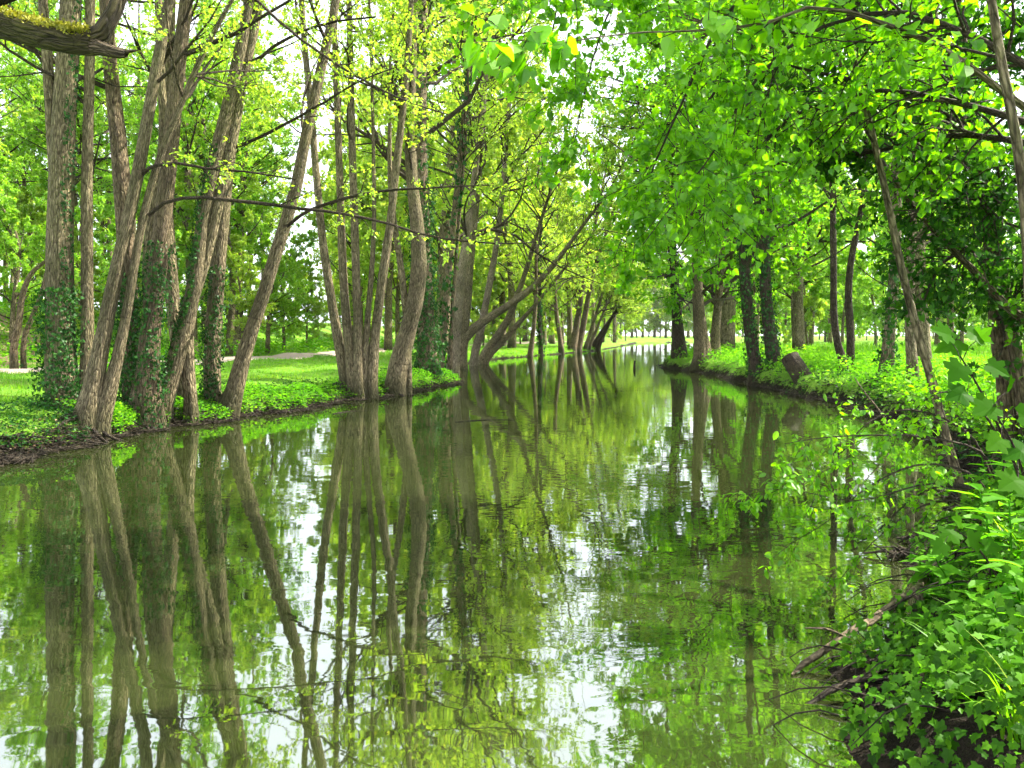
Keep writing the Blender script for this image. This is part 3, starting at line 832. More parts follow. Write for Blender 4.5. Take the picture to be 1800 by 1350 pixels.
specs = [  # name label, d, spec lines, bark
    ('slim pair of leaning stems just beyond the ivy column', [33.0, 33.2], [
        [(775, 652, 26), (781, 580, 23), (788, 500, 22), (796, 410, 20), (808, 280, 18), (820, 140, 14), (830, -40, 10)],
        [(790, 650, 16), (794, 560, 13), (802, 450, 12), (812, 330, 10), (824, 180, 8)]], 'bark_red'),
    ('pale smooth broad trunk leaning over the cove', [37.0], [[(794, 648, 42), (800, 580, 36), (808, 500, 31), (820, 430, 27), (834, 330, 23), (848, 200, 19), (858, 40, 14)]], 'bark_pale'),
    ('dark forked trunk with one arm reaching low across the river', [41.0, 41.0], [
        [(806, 645, 52), (812, 590, 42), (820, 540, 34), (826, 470, 29), (833, 400, 27), (842, 290, 23), (850, 150, 18), (856, 20, 13)],
        [(810, 640, 38), (822, 590, 32), (850, 566, 27), (890, 540, 24), (928, 512, 21), (962, 478, 18), (992, 440, 14), (1025, 395, 10), (1060, 350, 6)]], 'bark_olive'),
    ('pale slim trunk behind the low reaching arm', [45.0], [[(832, 640, 28), (846, 580, 24), (860, 510, 21), (872, 440, 19), (880, 360, 17), (890, 250, 14), (898, 120, 10)]], 'bark_pale'),
    ('pair of grey stems slanting out together under the reaching arm', [48.0, 48.0], [
        [(845, 636, 30), (868, 600, 27), (892, 560, 21), (912, 510, 17), (935, 440, 14), (960, 360, 10), (985, 280, 7)],
        [(855, 634, 24), (885, 600, 19), (915, 565, 15), (945, 530, 11), (985, 480, 8), (1020, 440, 5)]], 'bark_olive'),
    ('reddish slender trunk at the waterline beyond the slanting stems', [63.0], [[(933, 625, 18), (937, 590, 14), (941, 540, 12), (942, 460, 11), (946, 340, 9), (950, 200, 6)]], 'bark_red'),
    ('ivy-dark straight trunk beside the reddish slender trunk', [68.0], [[(950, 618, 16), (949, 590, 14), (948, 540, 13), (950, 440, 11), (954, 300, 9)]], 'bark_dark'),
    ('dark swollen trunk at the bend of the river', [74.0], [[(986, 618, 20), (983, 590, 15), (978, 555, 13), (976, 480, 12), (980, 360, 9)]], 'bark_red'),
    ('broad pair of trunks leaning out where the river bends', [80.0, 80.5], [
        [(1004, 618, 30), (1010, 585, 22), (1017, 545, 17), (1026, 500, 14), (1040, 430, 11), (1056, 340, 8)],
        [(1014, 617, 26), (1023, 580, 19), (1033, 530, 16), (1044, 480, 13), (1062, 420, 10), (1085, 350, 7)]], 'bark_red'),
    ('thin stems slanting beyond the broad leaning pair', [86.0, 86.5], [
        [(1030, 615, 16), (1038, 585, 11), (1050, 545, 9), (1064, 500, 7), (1084, 440, 5)],
        [(1036, 615, 12), (1048, 580, 8), (1062, 545, 7), (1080, 510, 5)]], 'bark_olive'),
    ('last dark trunk leaning steeply over the far bend', [90.0, 90.0], [
        [(1044, 614, 22), (1054, 592, 16), (1064, 575, 12), (1080, 550, 9), (1105, 510, 6)],
        [(1050, 613, 18), (1060, 590, 12), (1074, 562, 9), (1092, 530, 6)]], 'bark_dark')]
for k, (lab, dd, sp, bk) in enumerate(specs):
    r = G(30 + k)
    sp = [[(x, y, w * 0.56) for x, y, w in line] for line in sp]
    deep = dd[0]
    t, st = big_tree('alder_tree', lab, dd, sp, r, bark=bk, extend=9 if deep < 60 else 5, zlo=5.5 if deep < 60 else 3.4, n1=30 if deep < 60 else 34, L1=6.0 if deep < 60 else 4.6, nl=20, ls=0.09 + deep * 0.0011, seg=10, flare=0.12, n3=3,
                     group='trees along the path-side bank')
    if 'ivy' in lab:
        ivy_on(t, *st[0], r, 500, 0.03, 0.5, -230, 50, 0.22, thick=0.1)

# ---------- the far side: peninsula trees
r = G(50)
t, st = big_tree('ivy_clad_tree', 'short ivy-topped trunk on a swollen root mass at the tip of the wooded point', [41.5], [
    [(1196, 650, 44), (1192, 620, 30), (1190, 570, 24), (1186, 500, 20), (1182, 400, 18), (1178, 260, 14), (1172, 100, 10)]], r, bark='bark_dark', extend=9, zlo=1.9, n1=56, L1=5.5, leafm='leaf_lime', ls=0.175, flare=0.7, roots=6, up=-0.09, nl=13, wf=0.75)
ivy_on(t, *st[0], r, 900, 0.12, 0.5, -230, 50, 0.16, thick=0.16)
r = G(51)
t, st = big_tree('lime_tree', 'smooth brown flaring trunk standing at the water on the wooded point', [38.0, 40.0], [
    [(1240, 655, 46), (1236, 620, 32), (1232, 580, 26), (1228, 500, 23), (1224, 380, 20), (1220, 220, 16), (1216, 60, 11)],
    [(1258, 640, 24), (1258, 600, 20), (1262, 540, 18), (1270, 440, 15), (1282, 300, 11)]], r, bark='bark_red', extend=9, zlo=2.2, n1=50, nl=14, L1=5.5, leafm='leaf_lime', ls=0.175, flare=0.6, roots=3, up=-0.09, wf=0.8)
r = G(52)
t, st = big_tree('ivy_clad_tree', 'dark twin trunks hung with ivy on the bank beside the cut log', [27.5, 27.3], [
    [(1330, 665, 38), (1320, 600, 32), (1310, 520, 29), (1306, 450, 27), (1312, 370, 25), (1316, 280, 22), (1318, 150, 18), (1316, 0, 13)],
    [(1364, 668, 40), (1357, 610, 34), (1350, 540, 31), (1346, 460, 29), (1342, 380, 26), (1350, 280, 21), (1364, 140, 15)]], r, bark='bark_dark', extend=6, zlo=3.2, n1=44, nl=12, L1=5.6, leafm='leaf_lime', ls=0.15, flare=0.4, roots=4, up=-0.05, wf=0.66)
for s in st:
    ivy_on(t, *s, r, 1900, 0.03, 0.5, -230, 50, 0.1, thick=0.07)
r = G(53)
t, st = big_tree('young_tree', 'two thin wavy stems standing side by side in the meadow grass', [22.5, 23.0], [
    [(1486, 645, 18), (1474, 605, 15), (1466, 550, 14), (1464, 480, 13), (1463, 400, 12), (1462, 310, 10), (1466, 180, 8)],
    [(1494, 640, 17), (1496, 580, 15), (1493, 520, 14), (1497, 460, 13), (1508, 400, 11), (1518, 330, 9), (1522, 200, 7)]], r, bark='bark_dark', extend=3, zlo=4.2, n1=20, L1=2.6, leafm='leaf_wood', ls=0.11, flare=0.3, seg=10, wf=0.9)
r = G(54)
t, st = big_tree('ivy_clad_tree', 'straight ivied trunk nearest the foreground stem across the inlet', [19.5], [
    [(1560, 655, 40), (1562, 600, 31), (1566, 530, 28), (1572, 430, 26), (1574, 320, 24), (1570, 180, 20), (1566, 20, 15)]], r, bark='bark_olive', extend=5, zlo=4.4, n1=20, L1=3.0, leafm='leaf_wood', ls=0.11, flare=0.4, roots=3, wf=0.65)
ivy_on(t, *st[0], r, 600, 0.03, 0.25, -230, 50, 0.1, thick=0.07)
r = G(55)
t, st = big_tree('alder_tree', 'dim upright trunk half hidden behind the foreground leaning stem', [17.5], [
    [(1606, 680, 34), (1602, 600, 26), (1600, 500, 24), (1604, 380, 22), (1610, 240, 19), (1616, 80, 15)]], r, bark='bark_olive', extend=5, zlo=4.6, n1=16, L1=2.8, leafm='leaf_wood', ls=0.1, flare=0.4, wf=0.65)

# ---------- trees of the woods beyond, copies of a few kinds
def wood_tree(seed, h, rad, clear, leafm, nl=24, ls=0.155, n1=38, bark='bark_olive', lean=0.4):
    r = G(seed)
    pts = np.array([(0, 0, -0.3), (r.normal(0, .1), r.normal(0, .1), h * 0.25), (r.normal(0, lean), r.normal(0, lean), h * 0.6), (r.normal(0, lean * 1.5), r.normal(0, lean * 1.5), h)])
    P, R = resample(pts, 20, [rad * 1.15, rad * 0.9, rad * 0.55, rad * 0.12])
    tg, lv = crown_for([(P, R)], r, clear, n1, h * 0.27, nl=nl, ls=ls, n2=5, n3=4, up=0.03, fine=False)
    V, Q, B = tubes(P, R, 9, r, 0.06, 0.4, 5)
    me1 = make_mesh('trunk', V, [Q], {'bark_co': B}); me1.materials.append(M[bark])
    V, Q, B = tg
    me2 = make_mesh('twigs', V, [Q], {'bark_co': B}); me2.materials.append(M['twig'])
    V, Fc, rr = leaf_geo(*lv, QUAD, r.uniform(0, 1, len(lv[0])))
    me3 = make_mesh('crown', V, [Fc], {'rnd': rr}, smooth=False); me3.materials.append(M[leafm])
    return me1, me2, me3

KINDS = {
    'bush': [wood_tree(131, 4.6, 0.07, 0.12, 'leaf_spring', ls=0.13, n1=60, nl=12), wood_tree(132, 4.2, 0.07, 0.12, 'leaf_wood', ls=0.13, n1=60, nl=12)],
    'tall': [wood_tree(101, 19, 0.24, 6.0, 'leaf_wood'), wood_tree(102, 17, 0.2, 5.0, 'leaf_spring'), wood_tree(103, 21, 0.3, 7.0, 'leaf_wood')],
    'low': [wood_tree(111, 8.5, 0.12, 0.6, 'leaf_wood', ls=0.13, n1=44), wood_tree(112, 7.0, 0.1, 0.5, 'leaf_spring', ls=0.125, n1=44)],
    'broad': [wood_tree(121, 15, 0.24, 2.8, 'leaf_spring', ls=0.2, n1=44), wood_tree(122, 16, 0.22, 3.0, 'leaf_wood', ls=0.23, n1=44)]}
def plant_wood(kind, x, y, r, label, group, name='woodland_tree', s=1.0, which=None):
    if float(shore_distance(np.array([x]), np.array([y]))[0]) < 1.2:
        return None                               # that spot lies in the river
    k = KINDS[kind][int(r.integers(len(KINDS[kind]))) if which is None else which]
    o = thing(name, (x, y, float(height(x, y))), label, 'tree', group)
    sc = s * r.uniform(0.85, 1.15)
    o.scale = (sc, sc, sc * r.uniform(0.92, 1.1))
    o.rotation_euler = (0, 0, r.uniform(0, 6.28))
    link('trunk', k[0], None, o); link('twigs', k[1], None, o, 'stuff'); link('crown', k[2], None, o, 'stuff')
    return o

r = G(200)
n = 0
while n < 60:                                     # the wood behind the path
    y = r.uniform(24, 85); x = -r.uniform(0.2, 1.05) * y - 5
    if float(path_distance(np.array([x]), np.array([y]))[0]) < 3.2 or x > -15 + 0.02 * y:
        continue
    px = 900 + x / y * F
    if 430 < px < 720 and r.uniform() < 0.9: continue
    plant_wood('tall', x, y, r, 'slender tall tree in the wood behind the footpath', 'tall trees of the wood behind the footpath'); n += 1
for (px, y) in [(20, 33), (150, 40), (235, 36), (330, 42), (430, 40), (470, 47), (400, 58), (540, 66), (90, 52), (300, 60), (-60, 40), (190, 66), (60, 44), (270, 48), (500, 58), (600, 76), (650, 88), (360, 70), (700, 100), (560, 90), (120, 70)]:
    x = (px - 900) / F * y
    plant_wood('low', x, y, r, 'bushy low tree with leaves down to the ground behind the footpath', 'bushy low trees behind the footpath', 'understory_tree')
for (x, y) in [(-9, 58), (-6, 72), (-1, 84), (4, 100), (-16, 80), (-10, 95), (12, 118), (2, 125), (18, 140), (-8, 120), (-22, 105), (-5, 62), (-13, 68), (0, 74), (7, 96)]:
    plant_wood('broad', x, y, r, 'broad tree lining the far reach of the path-side bank', 'broad trees at the far reach', which=0, s=1.3)
for (x, y) in [(15, 50), (20, 56), (26, 52), (33, 60), (22, 72), (30, 80), (40, 75), (44, 62), (52, 82), (38, 95), (60, 100), (26, 108), (48, 112), (70, 90), (17, 62), (24, 92), (36, 48), (45, 50), (12.8, 60)]:
    plant_wood('broad', x, y, r, 'broad tree beyond the meadow behind the wooded point', 'trees beyond the meadow', which=1)
for k, px in enumerate(range(1050, 1270, 20)):
    y = (250, 272, 260)[k % 3]
    plant_wood('broad', (px - 900) / F * y, y, r, 'distant tree closing the end of the open water', 'distant trees at the end of the open water', s=1.75, which=k % 2)
    plant_wood('bush', (px - 890) / F * (y - 6), y - 6, r, 'distant bush at the end of the open water', 'distant bushes at the end of the open water', 'woodland_shrub', s=3.0, which=0)
for (x, y) in [(13, 132), (18, 152), (22, 172), (28, 195), (8, 108)]:
    plant_wood('broad', x - 2.5, y, r, 'yellow-green tree along the last stretch of the path-side bank', 'trees along the last stretch of the bank', s=1.2, which=0)
for k in range(26):
    a = -62 + k * 5.2
    y = r.uniform(165, 215) if abs(a - 11) > 14 else r.uniform(262, 300); x = y * math.tan(math.radians(a * 0.75)) + r.normal(0, 3)
    plant_wood('broad', x, y, r, 'distant tree closing the view beyond the river bend', 'distant trees beyond the bend', s=1.25, which=0)

for x, y, sc, lab in [(-4.5, 52, 1.7, 'great broad tree whose crown roofs the river beyond the reaching arm'), (13.0, 48.5, 1.7, 'great broad tree rising behind the tip of the wooded point'), (18.0, 50, 1.3, 'broad leafy tree behind the smooth brown flaring trunk'), (14.5, 28, 1.15, 'broad leafy tree in the meadow behind the dark twin trunks')]:
    plant_wood('broad', x, y, r, lab, None, s=sc, which=0 if x < 0 else 1)
for (px, y) in [(700, 66), (745, 78), (790, 90), (835, 100), (870, 84), (905, 110), (935, 95), (965, 120), (990, 105), (1015, 125), (1060, 140), (620, 95), (680, 120), (850, 130), (760, 130)]:
    plant_wood('low', (px - 900) / F * y, y, r, 'bushy yellow-green tree behind the trunks of the far reach', 'bushy trees behind the far reach', 'understory_tree', s=1.9, which=1)
for (px, y) in [(1290, 66), (1350, 78), (1420, 70), (1480, 88), (1540, 76), (1610, 84), (1690, 72), (1760, 80), (1850, 70), (1220, 90), (1260, 130), (1330, 120), (1400, 130), (1500, 125), (1600, 130), (1720, 120), (1160, 160), (1100, 165), (1040, 150), (1240, 110), (1310, 100), (1380, 104), (1450, 112), (1560, 108), (1650, 104), (1780, 110), (1290, 150), (1440, 150), (1640, 150), (1860, 130)]:
    plant_wood('low', (px - 900) / F * y, y, r, 'bushy low tree at the far edge of the meadow', 'bushy low trees beyond the meadow', 'understory_tree', s=1.2)

for k, (px, y) in enumerate([(640, 105), (690, 112), (735, 104), (780, 115), (820, 108), (860, 118), (895, 126), (930, 132), (960, 126), (990, 138), (1020, 142), (1048, 150), (1075, 168), (1105, 172), (1135, 176), (1165, 170), (1195, 172), (1225, 168), (1255, 160),
                             (760, 72), (800, 76), (850, 82), (880, 90), (915, 98)]):
    plant_wood('bush', (px - 900) / F * y, y, r, 'rounded bush under the trees of the far reach', 'bushes under the trees of the far reach', 'woodland_shrub', s=1.5, which=0)
for k, px in enumerate(range(1285, 1830, 34)):
    y = (98, 112, 105, 121)[k % 4]
    plant_wood('bush', (px - 900) / F * y, y, r, 'rounded bush along the far side of the meadow', 'bushes along the far side of the meadow', 'woodland_shrub', s=1.35, which=1)

# ------------------------------------------------------------------ foreground: right-hand bank
def limbs_set(specs, rng, thin=0.72):
    out = []
    for pts in specs:
        P = np.array([at(px, py, d) for px, py, w, d in pts]); R = [w * thin / 2 / F * d for px, py, w, d in pts]
        out.append(resample(P, 18, R))
    return out

# near lime tree: trunk just outside the frame, limbs reaching over the water
r = G(60)
tb = np.array([4.6, 5.6, float(height(4.6, 5.6))])
lime = thing('lime_tree', tb, 'lime tree holding broad bright heart-shaped leaves over the river from the near bank', 'tree')
P, R = resample(np.array([tb + (0, 0, -0.3), tb + (0.05, 0, 1.5), tb + (0.0, 0.1, 3.2), tb + (0.2, 0.2, 6.5), tb + (0.1, 0.3, 10)]), 24, [0.2, 0.16, 0.14, 0.1, 0.04])
stem_obj(lime, P, R, M['bark_olive'], r)
T3 = tuple(tb + (0.0, 0.1, 3.0))
def to_spec(p, w):
    px, py, d = project(np.array(p)); return (float(px), float(py), w, float(d))
J1, J2, J3 = to_spec(tb + (0, 0.05, 2.2), 26), to_spec(tb + (0, 0.1, 3.3), 24), to_spec(tb + (0.1, 0.15, 4.6), 22)
lspecs = [
    [J1, (1800, 190, 18, 5.2), (1720, 128, 16, 5.1), (1640, 75, 14, 5.0), (1540, 38, 12, 4.9), (1450, 10, 9, 4.8), (1330, 45, 7, 4.6), (1200, 55, 5, 4.4), (1080, 60, 4, 4.1), (980, 78, 3, 3.9), (880, 66, 2, 3.7)],
    [J1, (1700, 60, 16, 5.8), (1560, 20, 12, 6.2), (1420, 60, 9, 6.4), (1320, 150, 7, 6.5), (1260, 260, 5, 6.4), (1190, 350, 3, 6.2), (1130, 430, 2, 6.0)],
    [J2, (1750, -120, 16, 6.0), (1600, -160, 13, 6.3), (1420, -100, 10, 6.6), (1280, 20, 8, 6.8), (1195, 190, 6, 6.8), (1150, 290, 4, 6.8), (1110, 420, 2, 6.8)],
    [J2, (1600, -220, 16, 6.6), (1400, -260, 12, 7.0), (1220, -180, 9, 7.2), (1100, -40, 6, 7.3), (1040, 110, 4, 7.2), (1010, 250, 2, 7.1)],
    [J1, (1680, 180, 14, 6.6), (1540, 160, 11, 7.2), (1400, 200, 8, 7.6), (1300, 300, 6, 7.7), (1240, 370, 4, 7.7), (1190, 440, 2, 7.6)],
    [J3, (1500, -420, 14, 6.4), (1250, -420, 10, 6.6), (1080, -260, 7, 6.7), (1000, -80, 5, 6.6), (965, 90, 3, 6.5)],
    [J2, (1640, -60, 14, 7.2), (1480, -40, 11, 8.0), (1340, 60, 8, 8.4), (1230, 200, 6, 8.5), (1160, 310, 4, 8.4), (1100, 420, 2, 8.3)],
    [J1, (1640, 240, 12, 7.4), (1520, 270, 10, 8.2), (1390, 275, 9, 8.6), (1330, 310, 7, 8.6), (1270, 380, 5, 8.5), (1215, 440, 3, 8.4), (1170, 480, 2, 8.3)]]
LS = limbs_set(lspecs, r)
tw, lv = [], []
for k, (P, R) in enumerate(LS):
    tube_obj('branch', tubes(P, R, 8, r, 0.05), M['twig'] if k else M['bark_olive'], lime)
    if k == 0:
        P2, R2, l2 = children(P[None], R[None], 26, 0.3, 1.0, 0.42, 48, -0.06, 0.2, 5, r, rr=0.5)
        tw.append(tubes(P2, np.maximum(R2, 0.002), 4)); lv.append(leaves_on(P2, 7, r, 0.095, 0.1, 0.025, -0.5, 0.5))
        continue
    P2, R2, l2 = children(P[None], R[None], 38, 0.2, 1.0, 1.25, 50, -0.05, 0.16, 6, r, rr=0.5, short=0.5)
    k2 = P2[:, :, 2].min(axis=1) > 2.15
    P2, R2, l2 = P2[k2], R2[k2], l2[k2]
    P3, R3, l3 = children(P2, R2, 6, 0.15, 1.0, l2 * 0.42, 48, -0.06, 0.2, 4, r, rr=0.6)
    k3 = P3[:, :, 2].min(axis=1) > 2.1
    P3, R3 = P3[k3], R3[k3]
    tw += [tubes(P2, np.maximum(R2, 0.003), 5), tubes(P3, np.maximum(R3, 0.002), 3)]
    lv.append(leaves_on(P3, 10, r, 0.07, 0.1, 0.03, -0.4, 0.6))
    lv.append(leaves_on(P2, 4, r, 0.07, 0.3, 0.03, -0.5, 0.5))
tube_obj('twigs', join(tw), M['twig'], lime, 'stuff')
add_leaves(lime, *cat(*lv), LIME, M['leaf_lime'], r, singles=300, name='foliage', tkey='lime', bulk=LIME_S)

# ivy-laden tree at the right edge
r = G(61)
t, st = big_tree('ivy_laden_tree', 'group of stout stems smothered in dark ivy at the near bank edge', [9.2, 9.0, 8.4], [
    [(1778, 780, 62), (1772, 690, 52), (1756, 570, 48), (1748, 460, 42), (1730, 340, 36), (1708, 210, 32), (1690, 80, 28), (1672, -80, 24), (1660, -250, 18)],
    [(1806, 770, 40), (1792, 660, 34), (1770, 540, 28), (1748, 430, 24), (1722, 330, 20), (1706, 250, 16), (1640, 60, 11)],
    [(1830, 700, 28), (1800, 560, 24), (1765, 535, 22), (1716, 480, 20), (1660, 425, 16), (1610, 370, 12), (1560, 300, 8)]],
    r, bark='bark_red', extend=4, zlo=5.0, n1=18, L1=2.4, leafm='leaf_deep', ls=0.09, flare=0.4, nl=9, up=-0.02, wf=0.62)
for s, a, b in ((st[0], 0.2, 0.75), (st[1], 0.3, 0.9)):
    ivy_on(t, *s, r, 1500, a, b, -240, 60, 0.085, thick=0.2)
# dark leaf mass hanging from its limbs
lspecs = [
    [(1715, 240, 18, 8.9), (1640, 190, 14, 8.6), (1540, 150, 11, 8.4), (1450, 130, 8, 8.3), (1370, 110, 5, 8.2), (1310, 90, 3, 8.2)],
    [(1725, 300, 18, 8.9), (1650, 270, 14, 8.6), (1560, 260, 10, 8.5), (1470, 270, 8, 8.5), (1390, 275, 5, 8.6)],
    [(1700, 150, 16, 8.8), (1640, 60, 12, 8.5), (1560, 10, 9, 8.4), (1460, 20, 6, 8.4), (1380, 60, 3, 8.5)],
    [(1735, 360, 16, 8.8), (1690, 330, 12, 8.3), (1640, 340, 9, 8.1), (1600, 390, 6, 8.0)],
    [(1700, 120, 16, 8.9), (1760, 60, 12, 8.4), (1820, 40, 9, 8.0), (1880, 80, 6, 7.8)],
    [(1745, 470, 14, 9.0), (1700, 440, 10, 8.6), (1650, 470, 7, 8.4), (1620, 540, 4, 8.3)],
    [(1755, 560, 14, 9.0), (1800, 520, 10, 8.6), (1850, 560, 7, 8.4)],
    [(1735, 380, 16, 8.9), (1780, 320, 12, 8.4), (1830, 300, 9, 8.0), (1880, 330, 6, 7.8)]]
tw, lv = [], []
for P, R in limbs_set(lspecs, r):
    tube_obj('branch', tubes(P, R, 8, r, 0.05), M['bark_dark'], t)
    P2, R2, l2 = children(P[None], R[None], 34, 0.05, 1.0, 0.85, 55, -0.08, 0.18, 5, r, rr=0.5)
    P3, R3, l3 = children(P2, R2, 4, 0.15, 1.0, l2 * 0.5, 48, -0.08, 0.2, 4, r, rr=0.6)
    tw += [tubes(P2, np.maximum(R2, 0.003), 4), tubes(P3, np.maximum(R3, 0.002), 3)]
    lv.append(leaves_on(P3, 9, r, 0.08, 0.1, 0.05, -0.5, 0.6))
tube_obj('hanging_twigs', join(tw), M['twig'], t, 'stuff')
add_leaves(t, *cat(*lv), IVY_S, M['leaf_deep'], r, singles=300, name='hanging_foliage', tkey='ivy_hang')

# thin leaning stem in front, its foot on the water's edge
r = G(62)
t, st = big_tree('leaning_tree', 'single thin pale stem leaning from the near bank across the whole right-hand view', [7.3], [
    [(1708, 935, 22), (1690, 860, 24), (1668, 790, 24), (1642, 690, 24), (1614, 590, 23), (1586, 480, 21), (1562, 360, 19), (1535, 240, 17), (1505, 120, 14), (1488, 20, 12), (1470, -120, 9)]],
    r, bark='bark_olive', extend=2, zlo=3.0, n1=12, L1=1.2, leafm='leaf_lime', ls=0.07, flare=0.3, nl=7, wf=0.64)
r = G(63)
t, st = big_tree('slender_sapling', 'olive rod-like stem curving down the right edge in front of the ivy', [4.6], [
    [(1815, 980, 20), (1812, 800, 19), (1808, 560, 18), (1800, 360, 18), (1786, 240, 17), (1764, 120, 16), (1745, 0, 14), (1730, -140, 12)]],
    r, bark='bark_olive', extend=2, zlo=3.2, n1=10, L1=0.9, leafm='leaf_lime', ls=0.06, flare=0.2, nl=6)

# fallen branch from the bank into the water, with its stub
r = G(64)
def plain_limb(name, label, category, spec, mat, rng, seg=10, n=22, lumps=0.08, group=None):
    P = np.array([at(px, py, d) for px, py, w, d in spec]); R = [w / 2 / F * d for px, py, w, d in spec]
    root = thing(name, P[0], label, category, group)
    P, R = resample(P, n, R)
    P = P + rng.normal(size=P.shape) * R[:, None] * 0.12
    R[0] *= 0.6
    tube_obj('limb', tubes(P, R, seg, rng, lumps), mat, root)
    return root, P, R
t, P, R = plain_limb('fallen_branch', 'broken bare branch slanting from the near bank down into the water', 'branch', [
    (1392, 1186, 8, 3.98), (1400, 1178, 11, 4.02), (1440, 1150, 12, 4.1), (1500, 1108, 13, 4.25), (1545, 1082, 13, 4.4), (1575, 1060, 12, 4.45), (1605, 1042, 14, 4.55), (1640, 1000, 11, 4.8), (1690, 950, 10, 5.2), (1712, 905, 8, 5.5)], M['dead_wood'], r)
P2, R2 = resample(np.array([at(1482, 1118, 4.2), at(1455, 1106, 4.15), at(1415, 1104, 4.1)]), 8, [0.008, 0.007, 0.004])
tube_obj('stub', tubes(P2, R2, 6), M['dead_wood'], t)
P2, R2 = resample(np.array([at(1606, 1040, 4.5), at(1618, 1052, 4.45), at(1612, 1066, 4.42)]), 6, [0.03, 0.025, 0.008])
tube_obj('stub', tubes(P2, R2, 6), M['dead_wood'], t)

# roots reaching from the undercut bank into the water
rt = [
    ([(1640, 1150, 18, 3.9), (1580, 1170, 15, 3.85), (1520, 1190, 12, 3.8), (1460, 1212, 9, 3.75), (1420, 1240, 8, 3.68)], 'thick dark root arching out under the fallen branch'),
    ([(1620, 1190, 13, 3.75), (1560, 1196, 12, 3.72), (1500, 1200, 11, 3.7), (1440, 1225, 7, 3.66)], 'paler twisted root running beside the thick dark root'),
    ([(1610, 1215, 10, 3.6), (1570, 1230, 9, 3.58), (1530, 1245, 7, 3.5), (1505, 1262, 5, 3.45)], 'thin forked root below the twisted root'),
    ([(1640, 1320, 18, 3.3), (1590, 1310, 14, 3.28), (1540, 1290, 10, 3.3), (1500, 1268, 6, 3.35)], 'low black root dipping into the water near the frame bottom')]
for k, (sp, lab) in enumerate(rt):
    plain_limb('bank_root', lab, 'root', sp, M['wet_root'], r, group='roots of the near bank', lumps=0.16)
plain_limb('dead_stalk', 'dry stalk hanging down the dark bank to the water', 'stalk', [(1625, 1175, 7, 3.35), (1612, 1220, 8, 3.3), (1600, 1270, 7, 3.25), (1590, 1335, 5, 3.2)], M['dead_wood'], r, seg=6)
plain_limb('dead_stalk', 'dry pale stalk rising out of the bottom edge towards the grass', 'stalk', [(1660, 1365, 9, 2.9), (1700, 1330, 9, 2.9), (1745, 1295, 8, 2.9), (1790, 1270, 5, 2.95)], M['dead_wood'], r, seg=6)
plain_limb('arching_twig', 'dark bare twig arching over the bright water beside the leaning stem', 'twig', [(1800, 925, 9, 5.0), (1750, 880, 7, 5.0), (1690, 856, 5, 5.0), (1640, 858, 4, 5.0), (1600, 880, 3, 5.0), (1540, 935, 2.5, 5.0), (1500, 960, 2, 5.0)], M['wet_root'], r, seg=6)

def bank_shrub(label, x, y, hgt, n, rng, leafm, size):
    z = float(height(x, y))
    root = thing('bank_shrub', (x, y, z), label, 'shrub')
    tw, lv = [], []
    for k in range(n):
        a = rng.uniform(0, 6.28); o = rng.uniform(0.3, 0.9)
        P, R = resample(np.array([(x, y, z - 0.05), (x + math.cos(a) * o * .3, y + math.sin(a) * o * .3, z + hgt * .45), (x + math.cos(a) * o, y + math.sin(a) * o, z + hgt * rng.uniform(0.75, 1.05))]), 12, [0.014, 0.01, 0.004])
        tube_obj('stem', tubes(P, R, 6, rng, 0.05), M['twig'], root)
        P2, R2, l2 = children(P[None], R[None], 12, 0.15, 1.0, 0.6, 50, 0.0, 0.18, 5, rng, rr=0.5)
        P3, R3, l3 = children(P2, R2, 3, 0.2, 1.0, l2 * 0.5, 48, -0.02, 0.2, 4, rng, rr=0.6)
        tw += [tubes(P2, np.maximum(R2, 0.002), 4), tubes(P3, np.maximum(R3, 0.0015), 3)]
        lv += [leaves_on(P3, 7, rng, size, 0.1, 0.02, -0.3, 0.6), leaves_on(P2, 4, rng, size, 0.2, 0.02, -0.3, 0.6)]
    tube_obj('twigs', join(tw), M['twig'], root, 'stuff')
    add_leaves(root, *cat(*lv), OVAL, M[leafm], rng, singles=300, tkey='shrub' + leafm)
r = G(75)
bank_shrub('leafy bright shrub crowding the near bank behind the maple saplings', 5.5, 7.9, 2.2, 9, r, 'leaf_lime', 0.065)
bank_shrub('taller dim shrub filling the gap under the ivy-smothered stems', 7.6, 10.8, 2.6, 8, r, 'leaf_herb', 0.075)
bank_shrub('low leafy shrub where the near bank meets the inlet', 6.6, 9.3, 1.2, 7, r, 'leaf_herb', 0.06)

# elm shrub: fine-leaved twigs hanging over the water
r = G(65)
b = at(1760, 880, 5.4); b[2] = float(height(b[0], b[1]))
elm = thing('elm_shrub', b, 'fine-leaved shrub trailing thin twigs low over the water at the near bank', 'shrub')
lspecs = [
    [to_spec(b, 12), (1730, 800, 10, 5.3), (1640, 770, 8, 5.2), (1540, 765, 6, 5.0), (1440, 770, 4, 4.9), (1380, 780, 2, 4.8)],
    [to_spec(b, 12), (1700, 760, 9, 5.4), (1600, 720, 7, 5.4), (1530, 740, 5, 5.3), (1470, 810, 3, 5.2), (1420, 900, 2, 5.1)],
    [to_spec(b, 12), (1700, 830, 9, 5.2), (1600, 820, 7, 5.0), (1520, 860, 5, 4.9), (1450, 920, 3, 4.8), (1380, 960, 2, 4.7)],
    [to_spec(b, 12), (1700, 880, 9, 5.1), (1620, 890, 6, 4.9), (1560, 930, 4, 4.8), (1500, 990, 3, 4.7), (1460, 1040, 2, 4.6)],
    [to_spec(b, 12), (1760, 780, 9, 5.5), (1700, 700, 7, 5.5), (1650, 690, 5, 5.4), (1600, 730, 3, 5.3), (1560, 800, 2, 5.2)],
    [to_spec(b, 12), (1720, 860, 9, 5.2), (1640, 850, 6, 5.0), (1500, 880, 4, 4.7), (1380, 860, 3, 4.5), (1310, 860, 2, 4.4)]]
tw, lv = [], []
